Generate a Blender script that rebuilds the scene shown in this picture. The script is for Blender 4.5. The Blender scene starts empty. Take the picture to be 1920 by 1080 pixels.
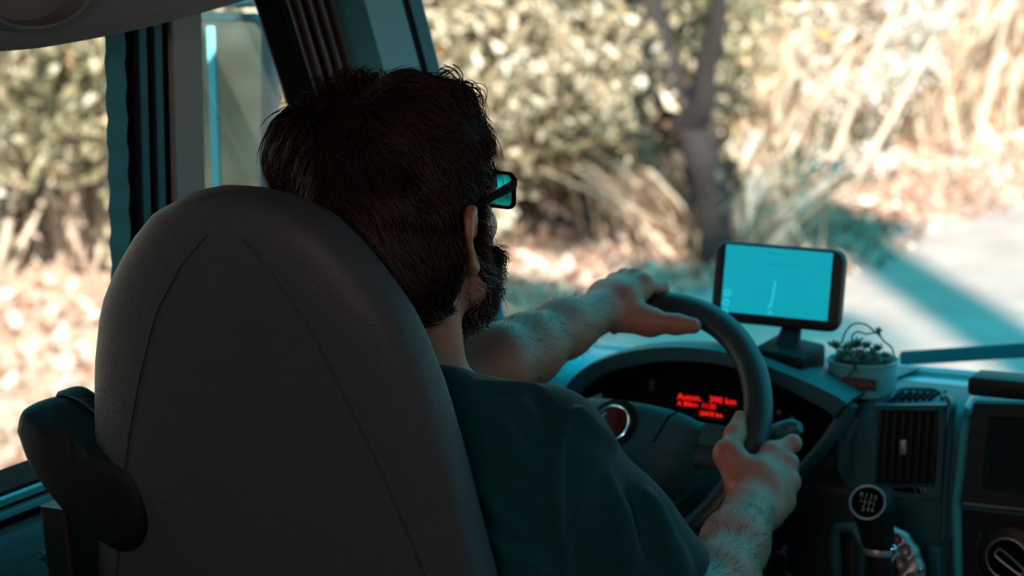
import bpy, bmesh, math, random
import numpy as np
from mathutils import Vector, Matrix

SC = bpy.context.scene
COL = SC.collection
R = math.radians
rng = np.random.default_rng(11)
random.seed(5)

# ------------------------------------------------------------------ camera
CAM = np.array([0.80, -1.0, 1.60])
YAW, PITCH, FPX = R(26.0), R(10.27), 4800.0
FW = np.array([-math.sin(YAW) * math.cos(PITCH), math.cos(YAW) * math.cos(PITCH), -math.sin(PITCH)])
RT = np.array([math.cos(YAW), math.sin(YAW), 0.0])
UP = np.cross(RT, FW)
cd = bpy.data.cameras.new('camera')
cam = bpy.data.objects.new('camera', cd)
COL.objects.link(cam)
cam.matrix_world = Matrix(((RT[0], UP[0], -FW[0], CAM[0]), (RT[1], UP[1], -FW[1], CAM[1]),
                           (RT[2], UP[2], -FW[2], CAM[2]), (0, 0, 0, 1)))
cd.sensor_width = 36.0
cd.lens = FPX / 1920.0 * 36.0
cd.clip_start, cd.clip_end = 0.05, 300.0
cd.dof.use_dof = True
cd.dof.focus_distance = 2.5
cd.dof.aperture_fstop = 6.6
SC.camera = cam

# ------------------------------------------------------------------ view transform
VS = SC.view_settings
VS.view_transform = 'Standard'
VS.look = 'None'
VS.gamma = 1.0
VS.use_curve_mapping = False
VS.exposure = 0.0

# ------------------------------------------------------------------ sky, sun, added interior fill
W = bpy.data.worlds.new('sky')
SC.world = W
W.use_nodes = True
wn, wl = W.node_tree.nodes, W.node_tree.links
wn.clear()
w_out = wn.new('ShaderNodeOutputWorld')
w_bg = wn.new('ShaderNodeBackground')
w_tc = wn.new('ShaderNodeTexCoord')
w_sep = wn.new('ShaderNodeSeparateXYZ')
w_rmp = wn.new('ShaderNodeValToRGB')
wl.new(w_tc.outputs['Generated'], w_sep.inputs[0])
wl.new(w_sep.outputs['Z'], w_rmp.inputs[0])
wl.new(w_rmp.outputs[0], w_bg.inputs['Color'])
wl.new(w_bg.outputs[0], w_out.inputs['Surface'])
w_rmp.color_ramp.elements[0].position = 0.0
w_rmp.color_ramp.elements[0].color = (0.03, 0.30, 0.36, 1)
w_rmp.color_ramp.elements[1].position = 0.75
w_rmp.color_ramp.elements[1].color = (0.015, 0.62, 0.80, 1)
w_bg.inputs['Strength'].default_value = 2.05

SUN_DIR = np.array([-0.50, 0.78, -0.62])
sd = bpy.data.lights.new('sun', 'SUN')
sd.energy = 17.0
sd.angle = R(0.6)
sd.color = (1.0, 0.85, 0.73)
sun = bpy.data.objects.new('sun', sd)
COL.objects.link(sun)
sun.rotation_euler = Vector(SUN_DIR).to_track_quat('-Z', 'Y').to_euler()

ad = bpy.data.lights.new('habitation_fill', 'AREA')  # unseen fill lamp added to warm the interior; the ceiling has no opening
ad.shape = 'RECTANGLE'
ad.size, ad.size_y = 0.7, 0.7
ad.energy = 15.0
ad.color = (1.0, 0.76, 0.66)
area = bpy.data.objects.new('habitation_fill', ad)
COL.objects.link(area)
area.location = (0.2, -0.9, 1.93)
area.rotation_euler = Vector((-0.35, 0.75, -0.75)).to_track_quat('-Z', 'Y').to_euler()

# ------------------------------------------------------------------ pixel -> point in the place
def U(px, py, x=None, y=None, z=None, d=None):
    r = FW + RT * ((px - 960.0) / FPX) - UP * ((py - 540.0) / FPX)
    if d is not None: t = d
    elif x is not None: t = (x - CAM[0]) / r[0]
    elif y is not None: t = (y - CAM[1]) / r[1]
    else: t = (z - CAM[2]) / r[2]
    return CAM + r * t

def V3(*a): return np.array(a, float)
def nrm(v):
    v = np.asarray(v, float); return v / (np.linalg.norm(v) + 1e-12)

# ------------------------------------------------------------------ materials
MATS = {}
def mat(name, col, rough=0.6, metal=0.0, spec=0.5, bump=0.0, bscale=60.0, var=0.0, vscale=8.0, sss=0.0, emit=None, est=1.0, coat=0.0, sheen=0.0):
    m = bpy.data.materials.new(name); m.use_nodes = True
    n, l = m.node_tree.nodes, m.node_tree.links
    b = n['Principled BSDF']
    b.inputs['Base Color'].default_value = (*col, 1)
    b.inputs['Roughness'].default_value = rough
    b.inputs['Metallic'].default_value = metal
    b.inputs['Specular IOR Level'].default_value = spec
    b.inputs['Coat Weight'].default_value = coat
    b.inputs['Sheen Weight'].default_value = sheen
    if sss:
        b.inputs['Subsurface Weight'].default_value = sss
        b.inputs['Subsurface Radius'].default_value = (1.0, 0.35, 0.2)
        b.inputs['Subsurface Scale'].default_value = 0.012
    if emit:
        b.inputs['Emission Color'].default_value = (*emit, 1)
        b.inputs['Emission Strength'].default_value = est
    if var or bump:
        tc = n.new('ShaderNodeTexCoord')
    if var:
        nz = n.new('ShaderNodeTexNoise'); nz.inputs['Scale'].default_value = vscale; nz.inputs['Detail'].default_value = 4
        l.new(tc.outputs['Object'], nz.inputs['Vector'])
        mx = n.new('ShaderNodeMix'); mx.data_type = 'RGBA'
        mx.inputs[6].default_value = (*[c * (1 - var) for c in col], 1)
        mx.inputs[7].default_value = (*[min(1, c * (1 + var)) for c in col], 1)
        l.new(nz.outputs['Fac'], mx.inputs[0]); l.new(mx.outputs[2], b.inputs['Base Color'])
    if bump:
        nb = n.new('ShaderNodeTexNoise'); nb.inputs['Scale'].default_value = bscale; nb.inputs['Detail'].default_value = 3
        l.new(tc.outputs['Object'], nb.inputs['Vector'])
        bp = n.new('ShaderNodeBump'); bp.inputs['Strength'].default_value = bump; bp.inputs['Distance'].default_value = 0.002
        l.new(nb.outputs['Fac'], bp.inputs['Height']); l.new(bp.outputs[0], b.inputs['Normal'])
    MATS[name] = m
    return m

def glass_mat(name, tint=(0.97, 0.99, 0.99), refl=0.06, rough=0.0, gcol=(1, 1, 1), k=0.35):
    m = bpy.data.materials.new(name); m.use_nodes = True
    n, l = m.node_tree.nodes, m.node_tree.links
    n.clear()
    o = n.new('ShaderNodeOutputMaterial'); mix = n.new('ShaderNodeMixShader')
    t = n.new('ShaderNodeBsdfTransparent'); t.inputs[0].default_value = (*tint, 1)
    g = n.new('ShaderNodeBsdfGlossy'); g.inputs['Roughness'].default_value = rough; g.inputs['Color'].default_value = (*gcol, 1)
    lw = n.new('ShaderNodeLayerWeight'); lw.inputs[0].default_value = 0.25
    mth = n.new('ShaderNodeMath'); mth.operation = 'MULTIPLY_ADD'
    mth.inputs[1].default_value = k; mth.inputs[2].default_value = refl
    l.new(lw.outputs['Fresnel'], mth.inputs[0]); l.new(mth.outputs[0], mix.inputs[0])
    l.new(t.outputs[0], mix.inputs[1]); l.new(g.outputs[0], mix.inputs[2]); l.new(mix.outputs[0], o.inputs[0])
    MATS[name] = m
    return m

def leaf_mat(name, stops, trans=0.35, rough=0.45):
    m = bpy.data.materials.new(name); m.use_nodes = True
    n, l = m.node_tree.nodes, m.node_tree.links
    b = n['Principled BSDF']; o = n['Material Output']
    g = n.new('ShaderNodeNewGeometry'); rp = n.new('ShaderNodeValToRGB')
    while len(rp.color_ramp.elements) < len(stops): rp.color_ramp.elements.new(0.5)
    for e, (p, c) in zip(rp.color_ramp.elements, stops): e.position = p; e.color = (*c, 1)
    l.new(g.outputs['Random Per Island'], rp.inputs[0]); l.new(rp.outputs[0], b.inputs['Base Color'])
    b.inputs['Roughness'].default_value = rough
    tr = n.new('ShaderNodeBsdfTranslucent'); l.new(rp.outputs[0], tr.inputs[0])
    mx = n.new('ShaderNodeMixShader'); mx.inputs[0].default_value = trans
    l.new(b.outputs[0], mx.inputs[1]); l.new(tr.outputs[0], mx.inputs[2]); l.new(mx.outputs[0], o.inputs[0])
    MATS[name] = m
    return m

def ground_mat(name, stops, scale, rough=0.9, bump=0.4):
    m = bpy.data.materials.new(name); m.use_nodes = True
    n, l = m.node_tree.nodes, m.node_tree.links
    b = n['Principled BSDF']; tc = n.new('ShaderNodeTexCoord')
    nz = n.new('ShaderNodeTexNoise'); nz.inputs['Scale'].default_value = scale; nz.inputs['Detail'].default_value = 8; nz.inputs['Roughness'].default_value = 0.7
    rp = n.new('ShaderNodeValToRGB')
    while len(rp.color_ramp.elements) < len(stops): rp.color_ramp.elements.new(0.5)
    for e, (p, c) in zip(rp.color_ramp.elements, stops): e.position = p; e.color = (*c, 1)
    l.new(tc.outputs['Object'], nz.inputs['Vector']); l.new(nz.outputs['Fac'], rp.inputs[0]); l.new(rp.outputs[0], b.inputs['Base Color'])
    b.inputs['Roughness'].default_value = rough
    bp = n.new('ShaderNodeBump'); bp.inputs['Strength'].default_value = bump; bp.inputs['Distance'].default_value = 0.05
    l.new(nz.outputs['Fac'], bp.inputs['Height']); l.new(bp.outputs[0], b.inputs['Normal'])
    MATS[name] = m
    return m

M_LEATHER = mat('grey leather', (0.061, 0.070, 0.081), 0.55, spec=0.35, bump=0.35, bscale=260, var=0.06, vscale=14)
M_PIPE = mat('leather seam', (0.034, 0.040, 0.047), 0.6)
M_BLACK = mat('black plastic', (0.006, 0.009, 0.010), 0.5, spec=0.4, bump=0.1, bscale=400)
M_SOFT = mat('soft black rubber', (0.003, 0.0055, 0.0065), 0.6, spec=0.3)
M_RIM = mat('steering rim leather', (0.030, 0.040, 0.046), 0.42, bump=0.15, bscale=500)
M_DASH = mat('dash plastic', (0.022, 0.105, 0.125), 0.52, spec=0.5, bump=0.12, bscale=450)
M_DASHTOP_LIT = mat('skylit dash plastic', (0.05, 0.46, 0.54), 0.42, spec=0.6, bump=0.1, bscale=450)  # lighter copy of the dash plastic: skylight on the top put into the colour
M_DARK = mat('dark dash plastic', (0.022, 0.027, 0.030), 0.5, spec=0.4, bump=0.1, bscale=450)
M_VOID = mat('matt black', (0.004, 0.004, 0.005), 0.85, spec=0.1)
M_CHROME = mat('chrome', (0.75, 0.78, 0.80), 0.22, metal=1.0)
M_SATIN = mat('satin metal', (0.42, 0.42, 0.43), 0.45, metal=0.8)
M_RED = mat('red badge', (0.10, 0.012, 0.012), 0.2, coat=0.6)
M_REDLED = mat('red dot text', (0.2, 0.0, 0.0), 0.6, emit=(1.0, 0.012, 0.008), est=1.3)
M_ORANGE = mat('orange pictogram', (0.30, 0.14, 0.05), 0.6)
M_SCREEN = mat('navigator screen', (0.02, 0.05, 0.06), 0.3, emit=(0.0, 0.37, 0.47), est=0.95)
M_ROUTE = mat('route line', (0.02, 0.05, 0.06), 0.3, emit=(0.02, 0.56, 0.68), est=1.0)
M_ROUTE2 = mat('map text grey', (0.02, 0.05, 0.06), 0.3, emit=(0.0, 0.31, 0.40), est=1.0)
M_RADIO = mat('radio glass', (0.006, 0.022, 0.026), 0.15, coat=0.3)
M_LINING = mat('cab lining felt', (0.145, 0.13, 0.128), 0.9, bump=0.2, bscale=300)
M_GREYRAIL = mat('grey blind rail', (0.20, 0.185, 0.185), 0.6)
M_BLIND = mat('pleated blind fabric', (0.02, 0.13, 0.155), 0.85, bump=0.2, bscale=300)
M_BLIND2 = mat('windscreen blind fabric', (0.40, 0.36, 0.34), 0.85, bump=0.2, bscale=300)
M_PILLAR = mat('pillar trim', (0.10, 0.33, 0.38), 0.65, bump=0.1, bscale=300)
M_WALL = mat('beige wall panel', (0.34, 0.30, 0.27), 0.7)
M_FLOOR = mat('van floor vinyl', (0.09, 0.075, 0.06), 0.6, var=0.2)
M_PAINT = mat('white van paint', (0.72, 0.72, 0.72), 0.3, coat=0.4)
M_MIRROR = mat('mirror glass', (0.26, 0.36, 0.39), 0.06, metal=1.0)
M_MIRHOUS = mat('mirror housing', (0.008, 0.055, 0.07), 0.45)
M_SKIN = mat('skin', (0.48, 0.185, 0.125), 0.5, sss=0.2, bump=0.12, bscale=300, var=0.05, vscale=30)
M_SHIRT = mat('teal cotton', (0.003, 0.058, 0.068), 0.9, spec=0.1, bump=0.15, bscale=700, sheen=0.15)
M_TROUS = mat('dark denim', (0.02, 0.03, 0.045), 0.9)
M_SHOE = mat('dark shoe', (0.02, 0.02, 0.02), 0.7)
M_EYE = mat('eye white', (0.7, 0.68, 0.65), 0.2)
M_POT = mat('pale enamel pot', (0.13, 0.47, 0.52), 0.45)
M_TAG = mat('brown wooden tag', (0.075, 0.035, 0.03), 0.7)
M_TAGTXT = mat('tag lettering', (0.22, 0.13, 0.10), 0.7)
M_SOIL = mat('potting soil', (0.05, 0.022, 0.012), 0.95)
M_SUCC = leaf_mat('succulent leaf', [(0, (0.03, 0.07, 0.05)), (0.5, (0.06, 0.15, 0.12)), (1, (0.20, 0.32, 0.24))], 0.15)
M_WIRE = mat('brown wire', (0.05, 0.035, 0.025), 0.6)
M_STAR = mat('blue star', (0.03, 0.30, 0.36), 0.5)
M_HAIR = mat('dark brown hair', (0.020, 0.011, 0.008), 0.42, spec=0.45)
M_HAIRBASE = mat('hair undercoat', (0.010, 0.006, 0.005), 0.8, spec=0.1)
M_FRAME = mat('black spectacle frame', (0.006, 0.006, 0.006), 0.9, spec=0.05)
G_WIND = glass_mat('windscreen glass', (0.97, 0.985, 0.985), 0.012, k=0.12)
G_SIDE = glass_mat('side window glass', (0.95, 0.975, 0.975), 0.006, k=0.05)
G_LENS = glass_mat('spectacle lens', (0.06, 0.58, 0.66), 0.05)

def strand_mat(name, stops, rough=0.5):
    m = bpy.data.materials.new(name); m.use_nodes = True
    n, l = m.node_tree.nodes, m.node_tree.links
    b = n['Principled BSDF']
    g = n.new('ShaderNodeNewGeometry'); rp = n.new('ShaderNodeValToRGB')
    while len(rp.color_ramp.elements) < len(stops): rp.color_ramp.elements.new(0.5)
    for e, (p, c) in zip(rp.color_ramp.elements, stops): e.position = p; e.color = (*c, 1)
    l.new(g.outputs['Random Per Island'], rp.inputs[0]); l.new(rp.outputs[0], b.inputs['Base Color'])
    b.inputs['Roughness'].default_value = rough; b.inputs['Specular IOR Level'].default_value = 0.25
    tr = n.new('ShaderNodeBsdfTranslucent'); l.new(rp.outputs[0], tr.inputs[0])
    mx = n.new('ShaderNodeMixShader'); mx.inputs[0].default_value = 0.3
    l.new(b.outputs[0], mx.inputs[1]); l.new(tr.outputs[0], mx.inputs[2]); l.new(mx.outputs[0], n['Material Output'].inputs[0])
    return m
M_STRAND = strand_mat('hair strands', [(0, (0.008, 0.005, 0.0035)), (0.6, (0.022, 0.011, 0.007)), (1, (0.060, 0.026, 0.016))])
M_BEARD = strand_mat('beard strands', [(0, (0.02, 0.014, 0.012)), (0.55, (0.05, 0.038, 0.033)), (0.8, (0.16, 0.14, 0.13)), (1, (0.5, 0.48, 0.46))])
M_ARMHAIR = strand_mat('arm hair strands', [(0, (0.03, 0.018, 0.012)), (1, (0.10, 0.07, 0.05))])

# ------------------------------------------------------------------ object builders
WLOC = {}
def tag(o, label=None, cat=None, group=None, kind=None):
    if label: o['label'] = label
    if cat: o['category'] = cat
    if group: o['group'] = group
    if kind: o['kind'] = kind
    return o

def thing(name, loc, label, cat, group=None):
    o = bpy.data.objects.new(name, None); COL.objects.link(o)
    o.location = tuple(loc); o.empty_display_size = 0.05
    WLOC[o.name] = np.array(loc, float)
    return tag(o, label, cat, group)

def mk_mesh(name, verts, faces):
    me = bpy.data.meshes.new(name)
    verts = np.asarray(verts, np.float32)
    if isinstance(faces, np.ndarray) and faces.ndim == 2:
        m, k = faces.shape
        me.vertices.add(len(verts)); me.vertices.foreach_set('co', verts.ravel())
        me.loops.add(m * k); me.loops.foreach_set('vertex_index', faces.astype(np.int32).ravel())
        me.polygons.add(m)
        me.polygons.foreach_set('loop_start', np.arange(0, m * k, k, dtype=np.int32))
        me.update(calc_edges=True)
        me.validate()
    else:
        me.from_pydata([tuple(map(float, v)) for v in verts], [], [tuple(int(i) for i in f) for f in faces])
        me.update()
    return me

def obj(name, verts, faces, m, parent=None, smooth=True, bevel=0.0, subd=0, fix=True, label=None, kind=None, weld=False):
    """one mesh object; vertices are given in world space and stored relative to the parent thing"""
    verts = np.asarray(verts, float)
    off = WLOC.get(parent.name, np.zeros(3)) if parent else np.zeros(3)
    me = mk_mesh(name, verts - off, faces)
    if fix or weld:
        bm = bmesh.new(); bm.from_mesh(me)
        if weld: bmesh.ops.remove_doubles(bm, verts=bm.verts, dist=1e-5)
        if fix: bmesh.ops.recalc_face_normals(bm, faces=bm.faces)
        bm.to_mesh(me); bm.free()
    me.materials.append(m)
    if smooth: me.polygons.foreach_set('use_smooth', [True] * len(me.polygons))
    o = bpy.data.objects.new(name, me); COL.objects.link(o)
    if parent: o.parent = parent
    WLOC[o.name] = off
    if bevel:
        b = o.modifiers.new('bevel', 'BEVEL'); b.width = bevel; b.segments = 3; b.limit_method = 'ANGLE'; b.angle_limit = R(35)
        b.harden_normals = False
    if subd:
        s = o.modifiers.new('subd', 'SUBSURF'); s.levels = subd; s.render_levels = subd
    if smooth and not subd:
        try:
            me.set_sharp_from_angle(angle=R(42))
        except Exception: pass
    if label: o['label'] = label
    if kind: o['kind'] = kind
    return o

class MB:
    def __init__(s): s.v = []; s.f = []
    def add(s, v, f):
        n = len(s.v); s.v.extend([np.asarray(p, float) for p in v]); s.f.extend([tuple(i + n for i in q) for q in f]); return s
    def box(s, c, ex, ey, ez):
        c, ex, ey, ez = map(lambda a: np.asarray(a, float), (c, ex, ey, ez))
        v = [c + a * ex + b * ey + d * ez for d in (-1, 1) for b in (-1, 1) for a in (-1, 1)]
        return s.add(v, [(0, 2, 3, 1), (4, 5, 7, 6), (0, 1, 5, 4), (2, 6, 7, 3), (0, 4, 6, 2), (1, 3, 7, 5)])
    def abox(s, x0, x1, y0, y1, z0, z1):
        return s.box(((x0 + x1) / 2, (y0 + y1) / 2, (z0 + z1) / 2), ((x1 - x0) / 2, 0, 0), (0, (y1 - y0) / 2, 0), (0, 0, (z1 - z0) / 2))
    def loft(s, rings, cap0=True, cap1=True, closed=True):
        k = len(rings[0]); v = [p for r in rings for p in r]; f = []
        for i in range(len(rings) - 1):
            for j in range(k if closed else k - 1):
                a, b = i * k + j, i * k + (j + 1) % k
                f.append((a, b, b + k, a + k))
        if closed and cap0: f.append(tuple(range(k))[::-1])
        if closed and cap1: f.append(tuple((len(rings) - 1) * k + j for j in range(k)))
        return s.add(v, f)
    def tube(s, pts, rad, n=10, caps=True):
        pts = [np.asarray(p, float) for p in pts]
        rad = [rad] * len(pts) if np.isscalar(rad) else rad
        rings = []; up = None
        for i, p in enumerate(pts):
            t = nrm(pts[min(i + 1, len(pts) - 1)] - pts[max(i - 1, 0)])
            if up is None:
                up = nrm(np.cross(t, V3(0.3, 0.2, 0.9) if abs(t[2]) < 0.9 else V3(1, 0, 0)))
            up = nrm(up - t * np.dot(up, t)); sd_ = np.cross(t, up)
            rings.append([p + rad[i] * (math.cos(a) * up + math.sin(a) * sd_) for a in np.linspace(0, 2 * math.pi, n, endpoint=False)])
        return s.loft(rings, caps, caps)
    def lathe(s, c, ax, prof, n=32, cap=True):
        """prof: (radius, height along ax)"""
        c = np.asarray(c, float); ax = nrm(ax)
        u = nrm(np.cross(ax, V3(0, 0, 1) if abs(ax[2]) < 0.9 else V3(1, 0, 0))); w = np.cross(ax, u)
        rings = [[c + h * ax + max(r_, 1e-5) * (math.cos(a) * u + math.sin(a) * w) for a in np.linspace(0, 2 * math.pi, n, endpoint=False)] for r_, h in prof]
        return s.loft(rings, cap, cap)
    def prism(s, pts, vec):
        """closed outline swept along a vector"""
        vec = np.asarray(vec, float)
        return s.loft([[np.asarray(p, float) for p in pts], [np.asarray(p, float) + vec for p in pts]])
    def grid(s, rows):
        return s.loft(rows, closed=False)
    def build(s, name, m, parent=None, **k): return obj(name, np.array(s.v), s.f, m, parent, **k)

def rrect(c, ex, ey, w, h, r, n=6):
    """rounded rectangle outline, half sizes w, h"""
    c, ex, ey = np.asarray(c, float), nrm(ex), nrm(ey); out = []
    for sx, sy, a0 in ((1, 1, 0), (-1, 1, 90), (-1, -1, 180), (1, -1, 270)):
        for i in range(n + 1):
            a = R(a0 + 90 * i / n)
            out.append(c + ex * (sx * (w - r) + r * math.cos(a)) + ey * (sy * (h - r) + r * math.sin(a)))
    return out

def pillow(mb, c, ex, ey, ez, w, h, t, r, b=None, n=6):
    """rounded slab with softened edges; t = full thickness along ez"""
    b = min(t * 0.35, r * 0.6) if b is None else b
    ez = nrm(ez); rings = []
    for k, (ins, dz) in enumerate(((b, 0), (b * 0.3, b * 0.3), (0, b), (0, t - b), (b * 0.3, t - b * 0.3), (b, t))):
        rings.append(rrect(np.asarray(c) + ez * dz, ex, ey, w - ins, h - ins, max(r - ins, 1e-4), n))
    return mb.loft(rings)

def spline(pts, n):
    """Catmull-Rom through points"""
    P = np.array(pts, float); P = np.vstack([2 * P[0] - P[1], P, 2 * P[-1] - P[-2]])
    out = []; m = len(P) - 3
    for t in np.linspace(0, m - 1e-9, n):
        i = int(t); u = t - i; p0, p1, p2, p3 = P[i:i + 4]
        out.append(0.5 * (2 * p1 + (p2 - p0) * u + (2 * p0 - 5 * p1 + 4 * p2 - p3) * u * u + (3 * p1 - p0 - 3 * p2 + p3) * u ** 3))
    return np.array(out)

def text_part(name, body, size, c, ex, ey, m, parent, depth=0.0004, align='CENTER', bold=0.0):
    cu = bpy.data.curves.new(name, 'FONT'); cu.body = body; cu.size = size; cu.align_x = align; cu.align_y = 'CENTER'
    cu.extrude = depth; cu.offset = bold; cu.resolution_u = 3
    tmp = bpy.data.objects.new('tmp', cu); COL.objects.link(tmp)
    dg = bpy.context.evaluated_depsgraph_get()
    me = tmp.evaluated_get(dg).to_mesh()
    ex, ey = nrm(ex), nrm(ey); ez = np.cross(ex, ey)
    vs = np.array([np.asarray(c, float) + ex * v.co[0] + ey * v.co[1] + ez * v.co[2] for v in me.vertices])
    fs = [tuple(p.vertices) for p in me.polygons]
    tmp.to_mesh_clear() if False else None
    bpy.data.objects.remove(tmp); bpy.data.curves.remove(cu)
    return obj(name, vs, fs, m, parent, smooth=False, fix=False)

# ------------------------------------------------------------------ distance field sculpting (bodies, hair, cloth)
class Field:
    def __init__(s, lo, hi, h):
        s.lo = np.array(lo, float); s.h = h
        s.n = np.ceil((np.array(hi) - s.lo) / h).astype(int) + 1
        s.a = np.full(s.n, 0.25, np.float32)
    def _box(s, lo, hi):
        i0 = np.clip(np.floor((lo - s.lo) / s.h).astype(int), 0, s.n - 1); i1 = np.clip(np.ceil((hi - s.lo) / s.h).astype(int) + 1, 1, s.n)
        ax = [(s.lo[k] + s.h * np.arange(i0[k], i1[k])).astype(np.float32) for k in range(3)]
        X, Y, Z = np.meshgrid(*ax, indexing='ij', sparse=True)
        return tuple(slice(i0[k], i1[k]) for k in range(3)), X, Y, Z
    def _mix(s, sl, d, k, op):
        a = s.a[sl]
        if op == 'add':
            if k > 0:
                hh = np.maximum(k - np.abs(a - d), 0) / k; s.a[sl] = np.minimum(a, d) - hh * hh * (k / 4)
            else: s.a[sl] = np.minimum(a, d)
        else:
            d = -d
            if k > 0:
                hh = np.maximum(k - np.abs(a - d), 0) / k; s.a[sl] = np.maximum(a, d) + hh * hh * (k / 4)
            else: s.a[sl] = np.maximum(a, d)
    def cone(s, a, b, ra, rb, k=0.0, op='add', m=0.05):
        a, b = np.asarray(a, float), np.asarray(b, float); rm = max(ra, rb) + max(k, 0.006) + 0.012
        if op == 'add': rm += 0.0
        sl, X, Y, Z = s._box(np.minimum(a, b) - rm, np.maximum(a, b) + rm)
        ab = b - a; L = float(ab @ ab) + 1e-12
        t = np.clip(((X - a[0]) * ab[0] + (Y - a[1]) * ab[1] + (Z - a[2]) * ab[2]) / L, 0, 1)
        d = np.sqrt((X - a[0] - t * ab[0]) ** 2 + (Y - a[1] - t * ab[1]) ** 2 + (Z - a[2] - t * ab[2]) ** 2) - (ra + (rb - ra) * t)
        s._mix(sl, d.astype(np.float32), k, op); return s
    def chain(s, pts, rs, k=0.0, op='add'):
        for i in range(len(pts) - 1): s.cone(pts[i], pts[i + 1], rs[i], rs[i + 1], k, op)
        return s
    def ell(s, c, r, k=0.0, op='add', rot=None):
        c, r = np.asarray(c, float), np.asarray(r, float); rm = max(r) + max(k, 0.006) + 0.012
        sl, X, Y, Z = s._box(c - rm, c + rm)
        M = np.eye(3) if rot is None else np.asarray(rot, float)   # rows = local axes
        p = [((X - c[0]) * M[i][0] + (Y - c[1]) * M[i][1] + (Z - c[2]) * M[i][2]) for i in range(3)]
        k0 = np.sqrt(sum((p[i] / r[i]) ** 2 for i in range(3))); k1 = np.sqrt(sum((p[i] / r[i] ** 2) ** 2 for i in range(3))) + 1e-6
        s._mix(sl, (k0 * (k0 - 1) / k1).astype(np.float32), k, op); return s
    def plane_cut(s, c, n, lo, hi, k=0.0):
        """remove the half space on the side n points to, inside a box"""
        sl, X, Y, Z = s._box(np.asarray(lo, float), np.asarray(hi, float)); n = nrm(n)
        d = -((X - c[0]) * n[0] + (Y - c[1]) * n[1] + (Z - c[2]) * n[2])
        s._mix(sl, np.broadcast_to(d, s.a[sl].shape).astype(np.float32), k, 'sub'); return s
    def sample(s, P):
        q = (np.asarray(P) - s.lo) / s.h; i = np.clip(np.floor(q).astype(int), 0, s.n - 2); f = np.clip(q - i, 0, 1); out = 0
        for dx in (0, 1):
            for dy in (0, 1):
                for dz in (0, 1):
                    w = (f[..., 0] if dx else 1 - f[..., 0]) * (f[..., 1] if dy else 1 - f[..., 1]) * (f[..., 2] if dz else 1 - f[..., 2])
                    out = out + w * s.a[i[..., 0] + dx, i[..., 1] + dy, i[..., 2] + dz]
        return out
    def grad(s, P, e=None):
        e = e or s.h; g = []
        for k in range(3):
            dv = np.zeros(3); dv[k] = e; g.append(s.sample(P + dv) - s.sample(P - dv))
        g = np.stack(g, -1); return g / (np.linalg.norm(g, axis=-1, keepdims=True) + 1e-9)
    def hit(s, px, py, d0=1.9, d1=3.4):
        """first point of the surface under a photo pixel"""
        ts = np.arange(d0, d1, 0.002); r = FW + RT * ((px - 960.0) / FPX) - UP * ((py - 540.0) / FPX)
        P = CAM + ts[:, None] * r; q = (P - s.lo) / s.h; ok = np.all((q > 1) & (q < s.n - 2), axis=1)
        v = np.where(ok, s.sample(P), 1.0); j = np.argmax(v < 0)
        return P[j] if v[j] < 0 else None
    def mesh(s):
        a = s.a; sg = a < 0
        c = np.zeros(np.array(a.shape) - 1, np.uint8)
        for dx in (0, 1):
            for dy in (0, 1):
                for dz in (0, 1):
                    c += sg[dx:sg.shape[0] - 1 + dx, dy:sg.shape[1] - 1 + dy, dz:sg.shape[2] - 1 + dz]
        act = (c > 0) & (c < 8); I = np.argwhere(act)
        vid = np.full(c.shape, -1, np.int32); vid[act] = np.arange(len(I), dtype=np.int32)
        acc = np.zeros((len(I), 3)); cnt = np.zeros(len(I))
        for ax in range(3):
            o1, o2 = [k for k in range(3) if k != ax]
            for u in (0, 1):
                for v in (0, 1):
                    p = I.copy(); p[:, o1] += u; p[:, o2] += v; q = p.copy(); q[:, ax] += 1
                    fa, fb = a[p[:, 0], p[:, 1], p[:, 2]], a[q[:, 0], q[:, 1], q[:, 2]]
                    m = (fa < 0) != (fb < 0); t = np.where(m, fa / np.where(m, fa - fb, 1), 0)
                    pos = (p - I).astype(float); pos[:, ax] += t
                    acc[m] += pos[m]; cnt[m] += 1
        V = s.lo + s.h * (I + acc / cnt[:, None]); F_ = []
        for ax in range(3):
            o1, o2 = [k for k in range(3) if k != ax]
            sl0 = [slice(1, -1)] * 3; sl0[ax] = slice(0, -1); sl1 = list(sl0); sl1[ax] = slice(1, None)
            s0, s1 = sg[tuple(sl0)], sg[tuple(sl1)]
            E = np.argwhere(s0 != s1); off = np.array([1, 1, 1]); off[ax] = 0; fl = s0[tuple(E.T)]; E = E + off
            q = []
            for u, v in ((0, 0), (1, 0), (1, 1), (0, 1)):
                p = E.copy(); p[:, o1] -= u; p[:, o2] -= v; q.append(vid[p[:, 0], p[:, 1], p[:, 2]])
            q = np.stack(q, 1); flip = fl if ax != 1 else ~fl
            q[~flip] = q[~flip][:, ::-1]; F_.append(q)
        return V, np.concatenate(F_)
    def build(s, name, m, parent, smooth_it=2, **k):
        V, F_ = s.mesh()
        o = obj(name, V, F_, m, parent, fix=False, **k)
        if smooth_it:
            sm = o.modifiers.new('smooth', 'SMOOTH'); sm.factor = 0.5; sm.iterations = smooth_it
        return o, V

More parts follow.
